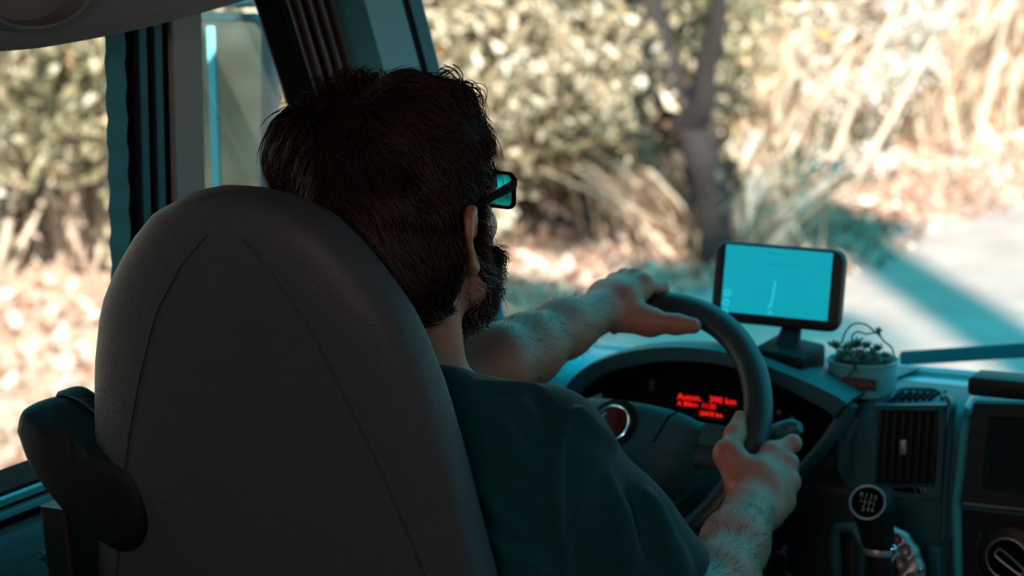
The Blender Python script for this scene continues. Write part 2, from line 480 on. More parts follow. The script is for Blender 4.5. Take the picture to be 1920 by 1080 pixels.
def strands(name, P, rad, m, parent, label=None):
    """P (N,K,3) polylines -> thin three-sided tubes"""
    N, K, _ = P.shape
    T = np.gradient(P, axis=1); T /= np.linalg.norm(T, axis=2, keepdims=True) + 1e-9
    ref = np.broadcast_to(V3(0.31, -0.52, 0.8), T.shape)
    A = np.cross(T, ref); A /= np.linalg.norm(A, axis=2, keepdims=True) + 1e-9; B = np.cross(T, A)
    tap = np.concatenate([np.linspace(1, 0.8, K - K // 3), np.linspace(0.8, 0.15, K // 3)])[None, :, None]
    rr = np.asarray(rad).reshape(-1, 1, 1) * tap
    vs = np.stack([P + rr * (math.cos(a) * A + math.sin(a) * B) for a in (0, 2.094, 4.189)], 2)
    idx = np.arange(N * K * 3).reshape(N, K, 3); q = []
    for j in range(3):
        j2 = (j + 1) % 3
        q.append(np.stack([idx[:, :-1, j], idx[:, :-1, j2], idx[:, 1:, j2], idx[:, 1:, j]], -1).reshape(-1, 4))
    return obj(name, vs.reshape(-1, 3), np.concatenate(q), m, parent, fix=False, label=label)

# ================================================================== THE PLACE OUTSIDE: road, verge, bank
XR = -3.4           # left edge of the road
def road_edge(y):
    t = np.clip((13.0 - y) / 4.0, 0, 1)
    return XR - 1.1 * t * t * (3 - 2 * t) + 0.18 * np.sin(y * 0.8) + 0.10 * np.sin(y * 2.3)
def terrain_z(x, y):
    d = np.maximum(0, -5.2 - x)
    return -0.70 + 0.16 * d * d / (1 + 0.35 * d) + 0.03 * np.sin(x * 1.7 + y * 0.9) * (x < -4)

M_ROAD = ground_mat('worn pale asphalt', [(0.3, (0.26, 0.205, 0.185)), (0.55, (0.36, 0.285, 0.26)), (0.8, (0.45, 0.37, 0.34))], 2.2, 0.85, 0.3)
M_VERGE = ground_mat('leaf littered soil', [(0.25, (0.17, 0.11, 0.08)), (0.45, (0.37, 0.255, 0.195)), (0.6, (0.48, 0.36, 0.29)), (0.8, (0.62, 0.53, 0.46))], 1.6, 0.95, 0.6)
gx = np.concatenate([np.linspace(-45, -12, 16), np.linspace(-11.5, XR, 26), np.linspace(-3, 40, 12)]); gy = np.concatenate([np.linspace(-30, 2, 14), np.linspace(2.6, 34, 50), np.linspace(36, 90, 12)])
GX, GY = np.meshgrid(gx, gy, indexing='ij'); GZ = terrain_z(GX, GY)
gv = np.stack([GX, GY, GZ], -1).reshape(-1, 3); ii = np.arange(len(gv)).reshape(GX.shape)
gf = np.stack([ii[:-1, :-1], ii[1:, :-1], ii[1:, 1:], ii[:-1, 1:]], -1).reshape(-1, 4)
tag(obj('ground', gv, gf, M_VERGE), kind='structure')
ey = np.linspace(-30, 90, 120); edge = road_edge(ey)
rows = [[V3(e, y_, -0.688) for e, y_ in zip(edge, ey)], [V3(4.2, y_, -0.684) for y_ in ey]]
tag(MB().grid(rows).build('road', M_ROAD, smooth=False), kind='structure')

# ================================================================== VAN SHELL
def S(o): return tag(o, kind='structure')
S(MB().abox(-0.99, 1.09, -2.6, 2.2, -0.06, 0.0).abox(1.09, 1.75, -2.6, 0.9, -0.06, 0.0).build('floor', M_FLOOR, smooth=False))
S(MB().abox(-1.10, 1.85, -2.64, -2.56, -0.06, 2.05).build('wall_rear', M_WALL, smooth=False))
S(MB().abox(-1.06, -0.96, -2.56, 0.72, -0.06, 2.0).build('wall_left', M_WALL, smooth=False))
S(MB().abox(1.75, 1.85, -2.56, 0.98, -0.06, 2.0).build('wall_right', M_WALL, smooth=False))
S(MB().abox(1.07, 1.75, 0.90, 0.98, -0.06, 2.0).build('wall_front', M_WALL, smooth=False))
# the van's painted outer skin, seen in the wing mirror
S(MB().abox(-1.09, -1.065, -2.64, 0.95, -0.45, 2.35).abox(-1.09, -1.065, 0.95, 2.05, -0.45, 0.78).build('trim_1', M_PAINT, smooth=False))
# roof over the habitation and the cab
S(MB().abox(-1.06, 1.85, -2.64, 1.02, 1.98, 2.05).build('ceiling', M_WALL, smooth=False))
# cab lining over the driver: lower edge traced in the plane above the door
edge_px = [(-1100, 150), (-600, 110), (-260, 96), (-120, 104), (0, 98), (60, 94), (110, 88), (215, 69), (300, 50), (350, 37), (420, 18), (480, 0), (560, -26), (700, -70)]
ed = spline([U(px, py, x=-0.80) for px, py in edge_px], 80)
prof_rows = []
for k, (dx, dz) in enumerate(((-0.16, 0.035), (-0.06, 0.012), (-0.012, 0.0), (0.0, 0.008), (0.006, 0.03), (0.012, 0.09), (0.014, 0.22), (0.02, 0.40))):
    prof_rows.append([p + V3(dx, 0, dz) for p in ed])
lining = S(MB().grid(prof_rows).build('ceiling_cab', M_LINING))
rc = U(62, -8, x=-0.785)
ring = []
mb = MB()
for k, (s_, dx) in enumerate(((1.14, -0.012), (1.12, 0.004), (1.06, 0.009), (0.98, 0.009), (0.90, 0.002), (0.8, -0.006), (0.4, -0.008), (0.001, -0.008))):
    ring.append([rc + V3(dx, 0.085 * s_ * math.cos(a), 0.031 * s_ * math.sin(a)) for a in np.linspace(0, 2 * math.pi, 40, endpoint=False)])
mb.loft(ring); o = mb.build('grab_recess', M_LINING); o.parent = lining
# cab roof above the seats and the header over the windscreen (mostly out of view)
S(MB().abox(-0.80, 1.07, 0.98, 2.04, 1.50, 1.56).build('ceiling_front', M_LINING, smooth=False))

# driver's door: lower panel, sill with two bright strips
XD = -0.90
def dpx(px, py, x=XD): return U(px, py, x=x)
pa, pb = dpx(-120, 988), dpx(320, 832)
zs0 = 0.5 * (dpx(0, 942)[2] + dpx(75, 910)[2])
wall_door = S(MB().loft([[V3(x_, y_, z_) for x_, z_ in ((XD - 0.10, 0.05), (XD + 0.03, 0.05), (XD + 0.06, 0.30), (XD + 0.035, 0.52), (XD + 0.03, 0.62), (XD + 0.015, zs0 - 0.05), (XD, zs0 - 0.028), (XD - 0.10, zs0 - 0.028))] for y_ in (0.62, 1.2, 1.8, 2.1)]).build('door_1', M_DASH, bevel=0.012))
S(MB().abox(XD - 0.065, XD + 0.004, 0.62, 2.12, zs0 - 0.03, zs0 + 0.010).build('window_sill', M_VOID, bevel=0.004))
WLOC[wall_door.name] = np.zeros(3)
for dz in (0.002, -0.013):
    MB().abox(XD + 0.002, XD + 0.012, 0.62, 2.1, zs0 + dz - 0.0045, zs0 + dz + 0.0045).build('weather_strip', M_DASHTOP_LIT, wall_door, bevel=0.002)
q = U(112, 1058, x=XD + 0.045)
MB().tube([q + V3(0, -0.035, 0.02), q + V3(0, 0.03, 0.012), q + V3(0, 0.03, -0.03), q + V3(0, -0.035, 0.02)], 0.004, 8).build('pocket_edge', M_DASH, wall_door)

# side window panes
ytop = 1.50
yb0, yb1 = U(218, 300, x=-0.88)[1], U(368, 300, x=-0.88)[1]
S(MB().box((XD - 0.055, (0.70 + yb0 + 0.19) / 2, (zs0 + ytop) / 2), (0.002, 0, 0), (0, (yb0 + 0.19 - 0.70) / 2, 0), (0, 0, (ytop - zs0) / 2 + 0.01)).build('window_2', G_SIDE, smooth=False))
S(MB().prism([V3(XD - 0.055, yb1 + 0.05, zs0 - 0.01), V3(XD - 0.055, 2.10, zs0 - 0.01), V3(XD - 0.055, 2.10, 0.96), V3(XD - 0.055, 1.70, ytop), V3(XD - 0.055, yb1 + 0.05, ytop)], (0.004, 0, 0)).build('window_3', G_SIDE, smooth=False))
# passenger side: door below, pane above
S(MB().abox(1.0, 1.10, 0.90, 2.1, 0.0, 0.84).build('door_2', M_DASH, smooth=False))
S(MB().abox(1.05, 1.054, 1.0, 1.80, 0.84, 1.42).build('window_4', G_SIDE, smooth=False))
S(MB().abox(1.03, 1.10, 0.90, 2.06, 1.40, 2.0).abox(1.03, 1.10, 1.78, 2.06, 0.84, 1.40).build('trim_7', M_PILLAR, smooth=False))

# post between the panes, then the folded pleated blind and its rail (a blind of the driver's window)
S(MB().abox(XD - 0.09, XD - 0.035, yb0 + 0.17, yb1 + 0.07, zs0 - 0.02, 1.75).build('trim_2', M_BLACK, bevel=0.006))
bl = thing('folded_blind', (XD, (yb0 + yb1) / 2, zs0), 'teal pleated blind folded upright at the driver\'s side window', 'blind')
yr = U(322, 300, x=-0.87)[1]
def strip_x(px): return U(px, 250, x=-0.88)[1]
pts_in = []; ys = np.linspace(yb0 + 0.012, yr - 0.004, 15)
zz = (zs0 - 0.02, 1.62)
front = []
for i, y_ in enumerate(ys): front.append((XD + (0.012 if i % 2 else -0.012) + 0.012, y_))
back = [(XD - 0.03, ys[-1]), (XD - 0.03, ys[0] + 0.09), (XD - 0.004, ys[0] + 0.02)]
wav = np.linspace(zz[0], zz[1], 60)
rings = [[V3(x_, y_ + (0.0022 * math.sin(z_ * 150) if k in (0, 1) else 0), z_) for k, (x_, y_) in enumerate(front + back)] for z_ in wav]
MB().loft(rings).build('pleats', M_BLIND, bl, smooth=False)
for y_, w_ in ((strip_x(246), 0.006), (strip_x(277), 0.0045), (strip_x(314), 0.0075)):
    MB().abox(XD + 0.006, XD + 0.03, y_ - w_, y_ + w_, zz[0], zz[1]).build('seal', M_VOID, bl, bevel=0.002)
for y_ in (strip_x(262), strip_x(291)):
    MB().abox(XD + 0.008, XD + 0.028, y_ - 0.009, y_ + 0.009, zz[0], zz[1]).build('fold', M_BLIND, bl, bevel=0.003)
MB().abox(XD + 0.0, XD + 0.034, yr, yb1, zz[0] - 0.01, zz[1]).build('rail', M_GREYRAIL, bl, bevel=0.005, label='light grey blind rail')

# A-pillar and the windscreen blind folded against it: cross-section points swept down the pillar
PD = nrm(V3(-0.07, 0.56, -0.82))
def pillar(px_list, name, m, parent=None, thick=0.02, s0=-0.25, s1=0.62, **k):
    """px_list: (pixel x on row y=60, metres of depth x) -> sheet with thickness swept along the pillar"""
    base = [U(px, 60, x=xx) for px, xx in px_list]
    n_ = -nrm(FW * V3(1, 1, 0)) * thick
    loop = base + [p - n_ for p in base[::-1]]
    return MB().loft([[p + PD * s_ for p in loop] for s_ in (s0, 0.0, 0.3, s1)]).build(name, m, parent, **k)
S(pillar([(494, -0.90), (545, -0.87)], 'trim_3', M_VOID, bevel=0.004))
wb = thing('windscreen_blind', U(580, 60, x=-0.85), 'grey pleated windscreen blind folded against the sloping front pillar', 'blind')
pleat = []
for i, px in enumerate(np.linspace(556, 640, 9)): pleat.append((px, -0.845 + (0.0 if i % 2 else 0.028) + 0.004 * i))
pillar(pleat, 'pleats', M_BLIND2, wb, 0.015, smooth=False)
for px in (549, 583, 611, 640): pillar([(px - 4, -0.82), (px + 4, -0.818)], 'seam', M_VOID, wb, 0.02)
S(pillar([(642, -0.79), (700, -0.745), (728, -0.742), (768, -0.735)], 'trim_4', M_PILLAR))
S(pillar([(764, -0.742), (788, -0.742)], 'trim_5', M_VOID))
S(pillar([(783, -0.74), (806, -0.73)], 'trim_6', M_PILLAR))

# windscreen
def wsy(x, z): return 2.39 - 0.20 * (x / 0.87) ** 2 - 0.75 * (z - 0.87)
zz_ = np.linspace(0.80, 1.75, 12); xx_ = np.linspace(-0.80, 0.98, 30)
def wrow(off): return [[V3(x_, wsy(x_, z_) + off, z_) for x_ in xx_] for z_ in zz_]
mb = MB().grid(wrow(0.0))
S(mb.build('window_1', G_WIND))

# wiper resting at the foot of the windscreen, outside
wp = thing('windscreen_wiper', (0.1, 2.5, 0.88), 'dark wiper lying along the foot of the windscreen', 'wiper')
def wpt(px, py, off=0.045):
    for y_ in np.linspace(2.1, 2.9, 800):
        p = U(px, py, y=y_)
        if p[1] > wsy(p[0], p[2]) + off: return p
w0, w1 = wpt(1688, 672), wpt(2000, 652)
dv = nrm(w1 - w0); n_w = nrm(V3(0, 0.8, 0.6))
MB().box((w0 + w1) / 2, (w1 - w0) / 2, V3(0, 0.8, 0.6) * 0.006, V3(0, -0.5, 0.87) * 0.0095).build('blade', M_VOID, wp, bevel=0.003)
MB().tube([w0 * 0.72 + w1 * 0.28 + n_w * 0.006, (w0 + w1) / 2 + n_w * 0.008, w1 + dv * 0.2 + n_w * 0.010 - V3(0, 0, 0.006)], [0.004, 0.0045, 0.006], 8).build('arm', M_VOID, wp)

# wing mirror outside the front quarter pane
mc = U(424, 215, x=-1.17)
wm = thing('wing_mirror', mc - V3(0, 0, 0.16), 'teal framed wing mirror outside the quarter window', 'mirror')
mn = nrm(V3(0.15, -0.985, 0.062)); mx_ = nrm(np.cross(V3(0, 0, 1), mn)); mx_ = mx_ if np.dot(mx_, RT) > 0 else -mx_; mz = np.cross(mn, mx_); mz = mz if mz[2] > 0 else -mz
hw, hh = 0.068, 0.145
outer0 = rrect(mc, mx_, mz, hw, hh, 0.028); inner0 = rrect(mc, mx_, mz, hw - 0.013, hh - 0.013, 0.018)
rings = [inner0, [p + mn * 0.008 for p in rrect(mc, mx_, mz, hw - 0.011, hh - 0.011, 0.02)], [p + mn * 0.010 for p in rrect(mc, mx_, mz, hw - 0.004, hh - 0.004, 0.026)], outer0,
         [p - mn * 0.03 for p in rrect(mc, mx_, mz, hw, hh, 0.03)], [p - mn * 0.07 for p in rrect(mc, mx_, mz, hw * 0.8, hh * 0.85, 0.04)], [p - mn * 0.085 for p in rrect(mc, mx_, mz, hw * 0.4, hh * 0.5, 0.02)]]
MB().loft(rings, cap0=False).build('housing', M_MIRHOUS, wm)
MB().loft([[p + mn * 0.001 for p in rrect(mc, mx_, mz, hw - 0.012, hh - 0.012, 0.018)], [p - mn * 0.002 for p in rrect(mc, mx_, mz, hw - 0.012, hh - 0.012, 0.018)]]).build('mirror_glass', M_MIRROR, wm, bevel=0)
for ex0 in (0.0,):
    MB().box(mc - mx_ * 0.018 + mn * 0.002 - mz * 0.005, mx_ * 0.0065 , mn * 0.0015, mz * (hh - 0.014) + mx_ * -0.006).build('reflection_strip', M_POT, wm, bevel=0.001, label='pale strip put in as a reflection down the mirror glass')  # solid strip put in for a bright reflection in the glass
mtop = mc + mz * (hh + 0.022)
MB().box(mtop + mx_ * -0.05 - mn * 0.03, mx_ * 0.085, mn * 0.03, mz * 0.014).build('bracket', M_MIRHOUS, wm, bevel=0.01)

# ================================================================== DASHBOARD
YF = 2.03     # front face of the dash
db = thing('dashboard', (0, 2.1, 0.4), 'dark moulded dashboard with arched instrument hood under the windscreen', 'dashboard')
# main body, one profile swept across the van
prof = [(2.46, 0.78), (2.37, 0.858), (2.27, 0.872), (2.19, 0.882), (2.13, 0.884), (2.09, 0.878), (2.065, 0.862), (2.055, 0.84), (2.06, 0.76), (2.08, 0.66), (2.11, 0.5), (2.2, 0.42), (2.44, 0.42)]
xs = np.linspace(-0.86, 1.0, 24)
MB().loft([[V3(x_, y_ - 0.20 * (x_ / 0.87) ** 2 * (1 if k in (0, 1, 12) else 0.55 if k == 2 else 0), z_) for k, (y_, z_) in enumerate(prof)] for x_ in xs]).build('dash_body', M_DASHTOP_LIT, db)
# ribs running across the dash top near the glass
for yy, ww in ((2.295, 0.009), (2.255, 0.006)):
    MB().loft([[V3(x_, yy + dy - 0.11 * (x_ / 0.87) ** 2, 0.871 + (2.295 - yy) * 0.12 + dz) for dy, dz in ((-ww, -0.004), (-ww * 0.6, 0.006), (ww * 0.6, 0.006), (ww, -0.004))] for x_ in np.linspace(-0.7, 0.95, 20)]).build('top_ridge', M_DASHTOP_LIT, db)
# low front panel between the column and the door
MB().loft([[V3(x_, y_, z_) for y_, z_ in ((2.06, 0.80), (2.0, 0.78), (1.985, 0.70), (1.99, 0.55), (2.06, 0.40), (2.14, 0.40), (2.14, 0.80))] for x_ in (-0.86, -0.62, -0.4, -0.17)]).build('knee_panel', M_DARK, db, bevel=0.01)

# instrument hood: arch with a thick lip, tunnelling forward
YH = 1.96
outer_px = [(1052, 742), (1058, 726), (1078, 700), (1115, 676), (1175, 656), (1250, 647), (1330, 651), (1400, 668), (1460, 690), (1520, 714), (1570, 738), (1592, 752)]
inner_px = [(1080, 752), (1092, 728), (1118, 708), (1150, 694), (1205, 682), (1265, 677), (1340, 682), (1405, 700), (1460, 724), (1510, 750), (1550, 772), (1562, 784)]
A = spline([U(px, py, y=YH) for px, py in outer_px], 44); B = spline([U(px, py, y=YH - 0.006) for px, py in inner_px], 44)
def back_of(p, y_, zc): return V3(p[0], y_, min(p[2], zc) if zc else p[2])
rows = [[p + V3(0, 0.30, -0.001) * 1 + V3(0, 0, min(0, 0.884 - p[2])) for p in A],
        [p + V3(0, 0.16, 0.4 * min(0, 0.884 - p[2])) for p in A],
        [p + V3(0, 0.05, 0.05 * min(0, 0.884 - p[2])) for p in A],
        [p + V3(0, 0.012, 0.0) for p in A],
        [p + V3(0, 0.003, -0.002) for p in A], [p * 0.9 + q_ * 0.1 + V3(0, -0.003, 0) for p, q_ in zip(A, B)], [p * 0.5 + q_ * 0.5 + V3(0, -0.001, 0) for p, q_ in zip(A, B)], list(B + V3(0, 0.004, 0)), list(B + V3(0, 0.012, -0.003))]
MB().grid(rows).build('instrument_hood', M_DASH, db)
MB().grid([list(B + V3(0, 0.012, -0.003)), list(B + V3(0, 0.084, -0.006))]).build('hood_lining', M_VOID, db)
# cluster behind it
yc = YH + 0.082
cl_b = [p + V3(0, 0.082, -0.004) for p in B]
low = [V3(p[0], yc + 0.0, 0.72) for p in B]
cl = MB().grid([cl_b, low]).build('instrument_cluster', M_VOID, db)
WLOC[cl.name] = WLOC[db.name]
def cpx(px, py): return U(px, py, y=yc - 0.006)
LX, LY = V3(1, 0, 0), V3(0, 0.05, 0.9987)
s_ = np.linalg.norm(cpx(1320, 745) - cpx(1320, 731))
def led(body, px0, py0, h_px, w_px):
    c0 = cpx(px0, py0); hgt = np.linalg.norm(cpx(px0, py0 + h_px) - c0)
    t = text_part('display_text', body, hgt * 1.38, c0, LX + V3(0, 0, 0.0), LY, M_REDLED, cl, 0.0002, 'LEFT', bold=0.0001)
    me = t.data; co = np.array([v.co[:] for v in me.vertices]); x0, x1 = co[:, 0].min(), co[:, 0].max()
    want = abs(cpx(px0 + w_px, py0)[0] - c0[0]); co[:, 0] = x0 + (co[:, 0] - x0) * want / (x1 - x0)
    me.vertices.foreach_set('co', co.astype(np.float32).ravel()); me.update(); return t
led('Auton.   390 km', 1270, 743, 11.5, 110)
led('A 80km  11:35', 1270, 756, 8.5, 72)
led('50478 km', 1312, 775, 8.5, 42)
for cx, cy, rr in ((1190, 752, 0.052), (1500, 800, 0.055)):
    c = cpx(cx, cy) + V3(0, 0.002, 0)
    mbd = MB(); 
    for a in np.linspace(R(-30), R(210), 27):
        d_ = V3(math.cos(a), 0.05 * math.sin(a), math.sin(a)); mbd.box(c + d_ * rr, d_ * 0.0035, np.cross(d_, V3(0, 1, 0)) * 0.0006, V3(0, 0.0006, 0))
    mbd.build('gauge_dial', M_SATIN if False else M_DASH, cl, smooth=False, label='round gauge with fine tick marks')
for px, py in ((1460, 773), (1484, 784)):
    c = cpx(px, py)
    MB().box(c, (0.0022, 0, 0), (0, 0.0005, 0), (0, 0, 0.003)).add([c + V3(0.0022, 0, 0.002), c + V3(0.004, 0, 0.002), c + V3(0.004, 0, -0.002), c + V3(0.0022, 0, -0.002)], [(0, 1, 2, 3)]).build('warning_lamp', M_ORANGE, cl, smooth=False)
MB().box(cpx(1222, 722), (0.004, 0, 0.001), (0, 0.001, 0), (0, 0, 0.008)).build('glass_glint_bar', M_DASH, cl, bevel=0.001)

# cluster surround running down to the right of the wheel
sr = [U(px, py, y=1.985) for px, py in ((1592, 756), (1578, 790), (1545, 835), (1505, 880), (1470, 930))]
MB().tube(spline(sr, 20), [0.012 - 0.0003 * i for i in range(20)], 12).build('cluster_surround', M_DASH, db)
MB().prism([U(px, py, y=2.03) for px, py in ((1590, 757), (1640, 742), (1660, 1200), (1420, 1200), (1440, 960), (1500, 880), (1560, 815))], (0, 0.05, 0)).build('side_panel', M_DARK, db, bevel=0.01)

# centre stack
YS = 1.985
def spx(px, py, y=YS): return U(px, py, y=y)
def zof(px, py): return spx(px, py)[2]
xl, xr_ = spx(1622, 850)[0], 0.34
ztop = 0.889
stack_prof = [(2.16, ztop - 0.003), (2.08, ztop), (2.045, ztop - 0.002), (2.02, ztop - 0.007), (2.0, ztop - 0.018), (1.989, ztop - 0.032), (YS, ztop - 0.046), (YS, 0.75), (YS, 0.60), (YS + 0.02, 0.40), (2.16, 0.40)]
sx = [(xl - 0.066, 0.085), (xl - 0.05, 0.045), (xl - 0.03, 0.018), (xl - 0.012, 0.005), (xl + 0.01, 0.0), (0.1, 0.0), (xr_, 0.0), (xr_ + 0.03, 0.03)]
MB().loft([[V3(x_, min(y_ + dy, 2.17), z_ - (0.012 if dy > 0.03 else 0.004 if dy > 0.01 else 0)) for y_, z_ in stack_prof] for x_, dy in sx]).build('centre_stack', M_DASH, db)
def quad_frame(corn_out, corn_in, y0, dep, name, m, parent):
    """bevelled frame between two pixel quads on the stack face"""
    o_ = [spx(px, py, y0) for px, py in corn_out]; i_ = [spx(px, py, y0) for px, py in corn_in]
    return MB().loft([[p + V3(0, 0.004, 0) for p in o_], [p - V3(0, dep, 0) for p in o_], [p * 0.25 + q_ * 0.75 - V3(0, dep, 0) for p, q_ in zip(o_, i_)], [p + V3(0, 0.002, 0) for p in i_]], cap0=False, cap1=False).build(name, m, parent, smooth=False)
# air vent
vent = quad_frame([(1640, 758), (1776, 758), (1766, 932), (1630, 932)], [(1653, 769), (1761, 769), (1752, 906), (1645, 906)], YS - 0.001, 0.006, 'air_vent', M_DASH, db)
WLOC[vent.name] = WLOC[db.name]
MB().prism([spx(px, py, YS - 0.0015) for px, py in ((1653, 769), (1761, 769), (1752, 906), (1645, 906))], (0, 0.001, 0)).build('vent_opening', M_VOID, vent, smooth=False)
for i in range(7):
    f_ = (i + 0.5) / 7
    t0, b0 = spx(1653 + 108 * f_, 771, YS - 0.004), spx(1645 + 107 * f_, 904, YS - 0.004)
    MB().box((t0 + b0) / 2, (t0 - b0) / 2, V3(0.0012, 0, 0), V3(-0.004, 0.003, 0)).build('slat', M_DARK, vent, bevel=0.0008)
k0 = spx(1694, 838, YS - 0.010)
pillow(MB(), k0 + V3(0, 0.004, 0), (1, 0, 0), (0, 0, 1), (0, -1, 0), 0.0046, 0.0098, 0.008, 0.003).build('vent_knob', M_SATIN, vent, label='pale vent tab')
wr = spx(1704, 918, YS - 0.004)
pillow(MB(), wr + V3(0, 0.003, 0), (1, 0, 0), (0, 0, 1), (0, -1, 0), 0.021, 0.0045, 0.006, 0.002).build('thumbwheel', M_DARK, vent)
MB().box(spx(1716, 919, YS - 0.012), (0.0012, 0, 0), (0, 0.0006, 0), (0, 0, 0.0036)).build('bar_mark', M_CHROME, vent, smooth=False)
c = spx(1731, 920, YS - 0.012)
MB().tube([c + 0.003 * V3(math.cos(a), 0, math.sin(a)) for a in np.linspace(0, 2 * math.pi, 17)], 0.0008, 6).build('ring_mark', M_CHROME, vent)
# demister slots in the top
dm = MB()
for i in range(6):
    px = 1684 + i * 14.5 - i * i * 0.2
    p0, p1 = U(px - 9, 745, z=ztop + 0.003), U(px + 9, 733, z=ztop + 0.003)
    w_ = 0.0025 if i < 4 else 0.0019
    MB().prism([p0 + V3(-w_, 0, -0.001), p0 + V3(w_, 0, -0.001), p1 + V3(w_, 0, 0), p1 + V3(-w_, 0, 0)], (0, 0, -0.003)).build('demister_slot', M_VOID, db, smooth=False)
o_ = [U(px, py, z=ztop + 0.001) for px, py in ((1668, 747), (1680, 733), (1700, 729), (1752, 731), (1768, 740), (1766, 747))]
MB().tube(spline(o_, 24), 0.0025, 8).build('demister_rim', M_DASH, db)
# bright piping between vent column and radio column
for first, ptsx, rad_, m_ in (((1770, 735), [(1788, 758), (1782, 800), (1772, 930), (1762, 1150)], 0.004, M_DASH),
                              ((1850, 724), [(1818, 764), (1812, 790), (1800, 900), (1794, 960), (1800, 1150)], 0.006, M_DASHTOP_LIT)):
    ps_ = [U(*first, z=ztop - 0.001), U(first[0] * 0.5 + ptsx[0][0] * 0.5 - 3, first[1] * 0.5 + ptsx[0][1] * 0.5 - 4, z=ztop - 0.004)] + [spx(px, py, YS - 0.002) for px, py in ptsx]
    MB().tube(spline(ps_, 40), rad_, 10).build('stack_trim', m_, db)
# radio
rad = quad_frame([(1830, 752), (2080, 758), (2070, 968), (1806, 942)], [(1868, 786), (2040, 790), (2030, 918), (1856, 905)], YS - 0.002, 0.012, 'radio', M_DARK, db)
WLOC[rad.name] = WLOC[db.name]
MB().prism([spx(px, py, YS - 0.003) for px, py in ((1868, 786), (2040, 790), (2030, 918), (1856, 905))], (0, 0.001, 0)).build('radio_screen', M_RADIO, rad, smooth=False)
MB().tube([spx(px, py, YS - 0.016) for px, py in ((1806, 944), (1870, 951), (2070, 970))], 0.0018, 8).build('radio_edge', M_SATIN, rad)
pillow(MB(), U(1990, 728, y=2.035) + V3(0, 0.03, -0.004), (1, 0, 0), (0, 0, 1), (0, -1, 0), 0.112, 0.012, 0.05, 0.006).build('tray_lid', M_BLACK, db)
# heater control
hc = spx(1892, 1044, YS - 0.004)
MB().prism([spx(px, py, YS - 0.002) for px, py in ((1803, 955), (2070, 985), (2060, 1200), (1800, 1200))], (0, 0.01, 0)).build('heater_panel', M_BLACK, db, bevel=0.004)
hk = MB().lathe(hc, (0, -1, 0.05), [(0.040, 0), (0.040, 0.004), (0.036, 0.007)], 40).build('heater_dial', M_BLACK, db)
WLOC[hk.name] = WLOC[db.name]
MB().tube([hc + V3(0.0255 * math.cos(a), -0.010, 0.0255 * math.sin(a)) for a in np.linspace(0, 2 * math.pi, 49)], 0.0013, 8).build('dial_ring', M_SATIN, hk)
MB().lathe(hc + V3(0, -0.005, 0), (0, -1, 0), [(0.022, 0), (0.021, 0.012), (0.018, 0.014)], 32).build('dial_cap', M_VOID, hk)
ptr = [hc + V3(x_, -0.021, z_) for x_, z_ in ((-0.011, 0.010), (-0.007, 0.014), (-0.002, 0.0125), (0.022, -0.006), (0.024, -0.012), (0.018, -0.014), (-0.010, 0.004))]
MB().tube(spline(ptr + [ptr[0]], 40), 0.0013, 6).build('dial_pointer', M_SATIN, hk)
MB().tube(spline([spx(px, py, YS - 0.004) for px, py in ((1840, 1000), (1832, 1030), (1836, 1070))], 10), 0.0016, 6).build('panel_highlight_trim', M_DASH, db)
# open tray frames of the lower console
MB().tube([U(px, py, y=1.93) for px, py in ((1572, 1200), (1566, 1010), (1570, 990), (1600, 988), (1612, 1010), (1640, 1060))], 0.007, 10).build('console_tray', M_DASH, db)
MB().abox(U(1742, 1050, y=1.95)[0], U(1768, 1050, y=1.95)[0], 1.94, 1.99, 0.55, U(1750, 1022, y=1.95)[2]).build('console_bracket', M_DASH, db, bevel=0.004)
MB().abox(-0.24, 0.30, 1.90, 2.06, 0.0, 0.62).build('lower_console', M_DARK, db, bevel=0.02)

# ================================================================== GEAR LEVER
gk = U(1630, 955, y=1.83)
gl = thing('gear_lever', gk - V3(0, -0.03, 0.15), 'black gear lever with a chrome ringed shift pattern disc', 'gear lever')
WLOC[gl.name] = gk - V3(0, -0.03, 0.15)
gd = nrm(nrm(CAM - gk) * 0.85 + V3(-0.10, 0, 0.30))
gtop = U(1637, 950, y=1.835)
F1 = Field(gtop - 0.07, gtop + 0.07, 0.0014)
gb = U(1646, 1012, y=1.845)
F1.cone(gtop - gd * 0.010, gb, 0.0262, 0.0185, 0.0)
F1.cone(gb, gb + nrm(gb - gtop) * 0.02, 0.0185, 0.015, 0.006)
dc = U(1628, 948, y=1.83)
dc = gtop + gd * 0.010 + (U(1628, 948, d=float(np.dot(gtop - CAM, FW))) - gtop)
F1.plane_cut(dc, gd, gtop - 0.07, gtop + 0.07, 0.004)
F1.build('knob', M_SOFT, gl, 1)
gx_ = nrm(np.cross(V3(0, 0, 1), gd)); gx_ = gx_ if np.dot(gx_, RT) > 0 else -gx_; gy_ = np.cross(gd, gx_)
gx_, gy_ = nrm(gx_ - 0.10 * gy_), nrm(gy_ + 0.10 * gx_)
disc = MB().lathe(dc - gd * 0.001, gd, [(0.0195, 0), (0.0195, 0.0018), (0.001, 0.0018)], 40).build('pattern_disc', M_VOID, gl)
WLOC[disc.name] = WLOC[gl.name]
MB().tube([dc + gd * 0.0015 + 0.0205 * (math.cos(a) * gx_ + math.sin(a) * gy_) for a in np.linspace(0, 2 * math.pi, 49)], 0.0018, 8).build('chrome_ring', M_SATIN, gl)
def gp(u, v): return dc + gd * 0.0014 + gx_ * u * 0.001 + gy_ * v * 0.001
for chx, u, v in (('R', -8.5, 8.5), ('1', -2.8, 8.3), ('3', 3, 7.8), ('5', 8.6, 7.2), ('2', -3.5, -8.2), ('4', 2.0, -8.4), ('6', 7.6, -8.0)):
    text_part('gear_number', chx, 0.0078, gp(u, v), gx_, gy_, M_SATIN, disc, 0.0002, bold=0.0001)
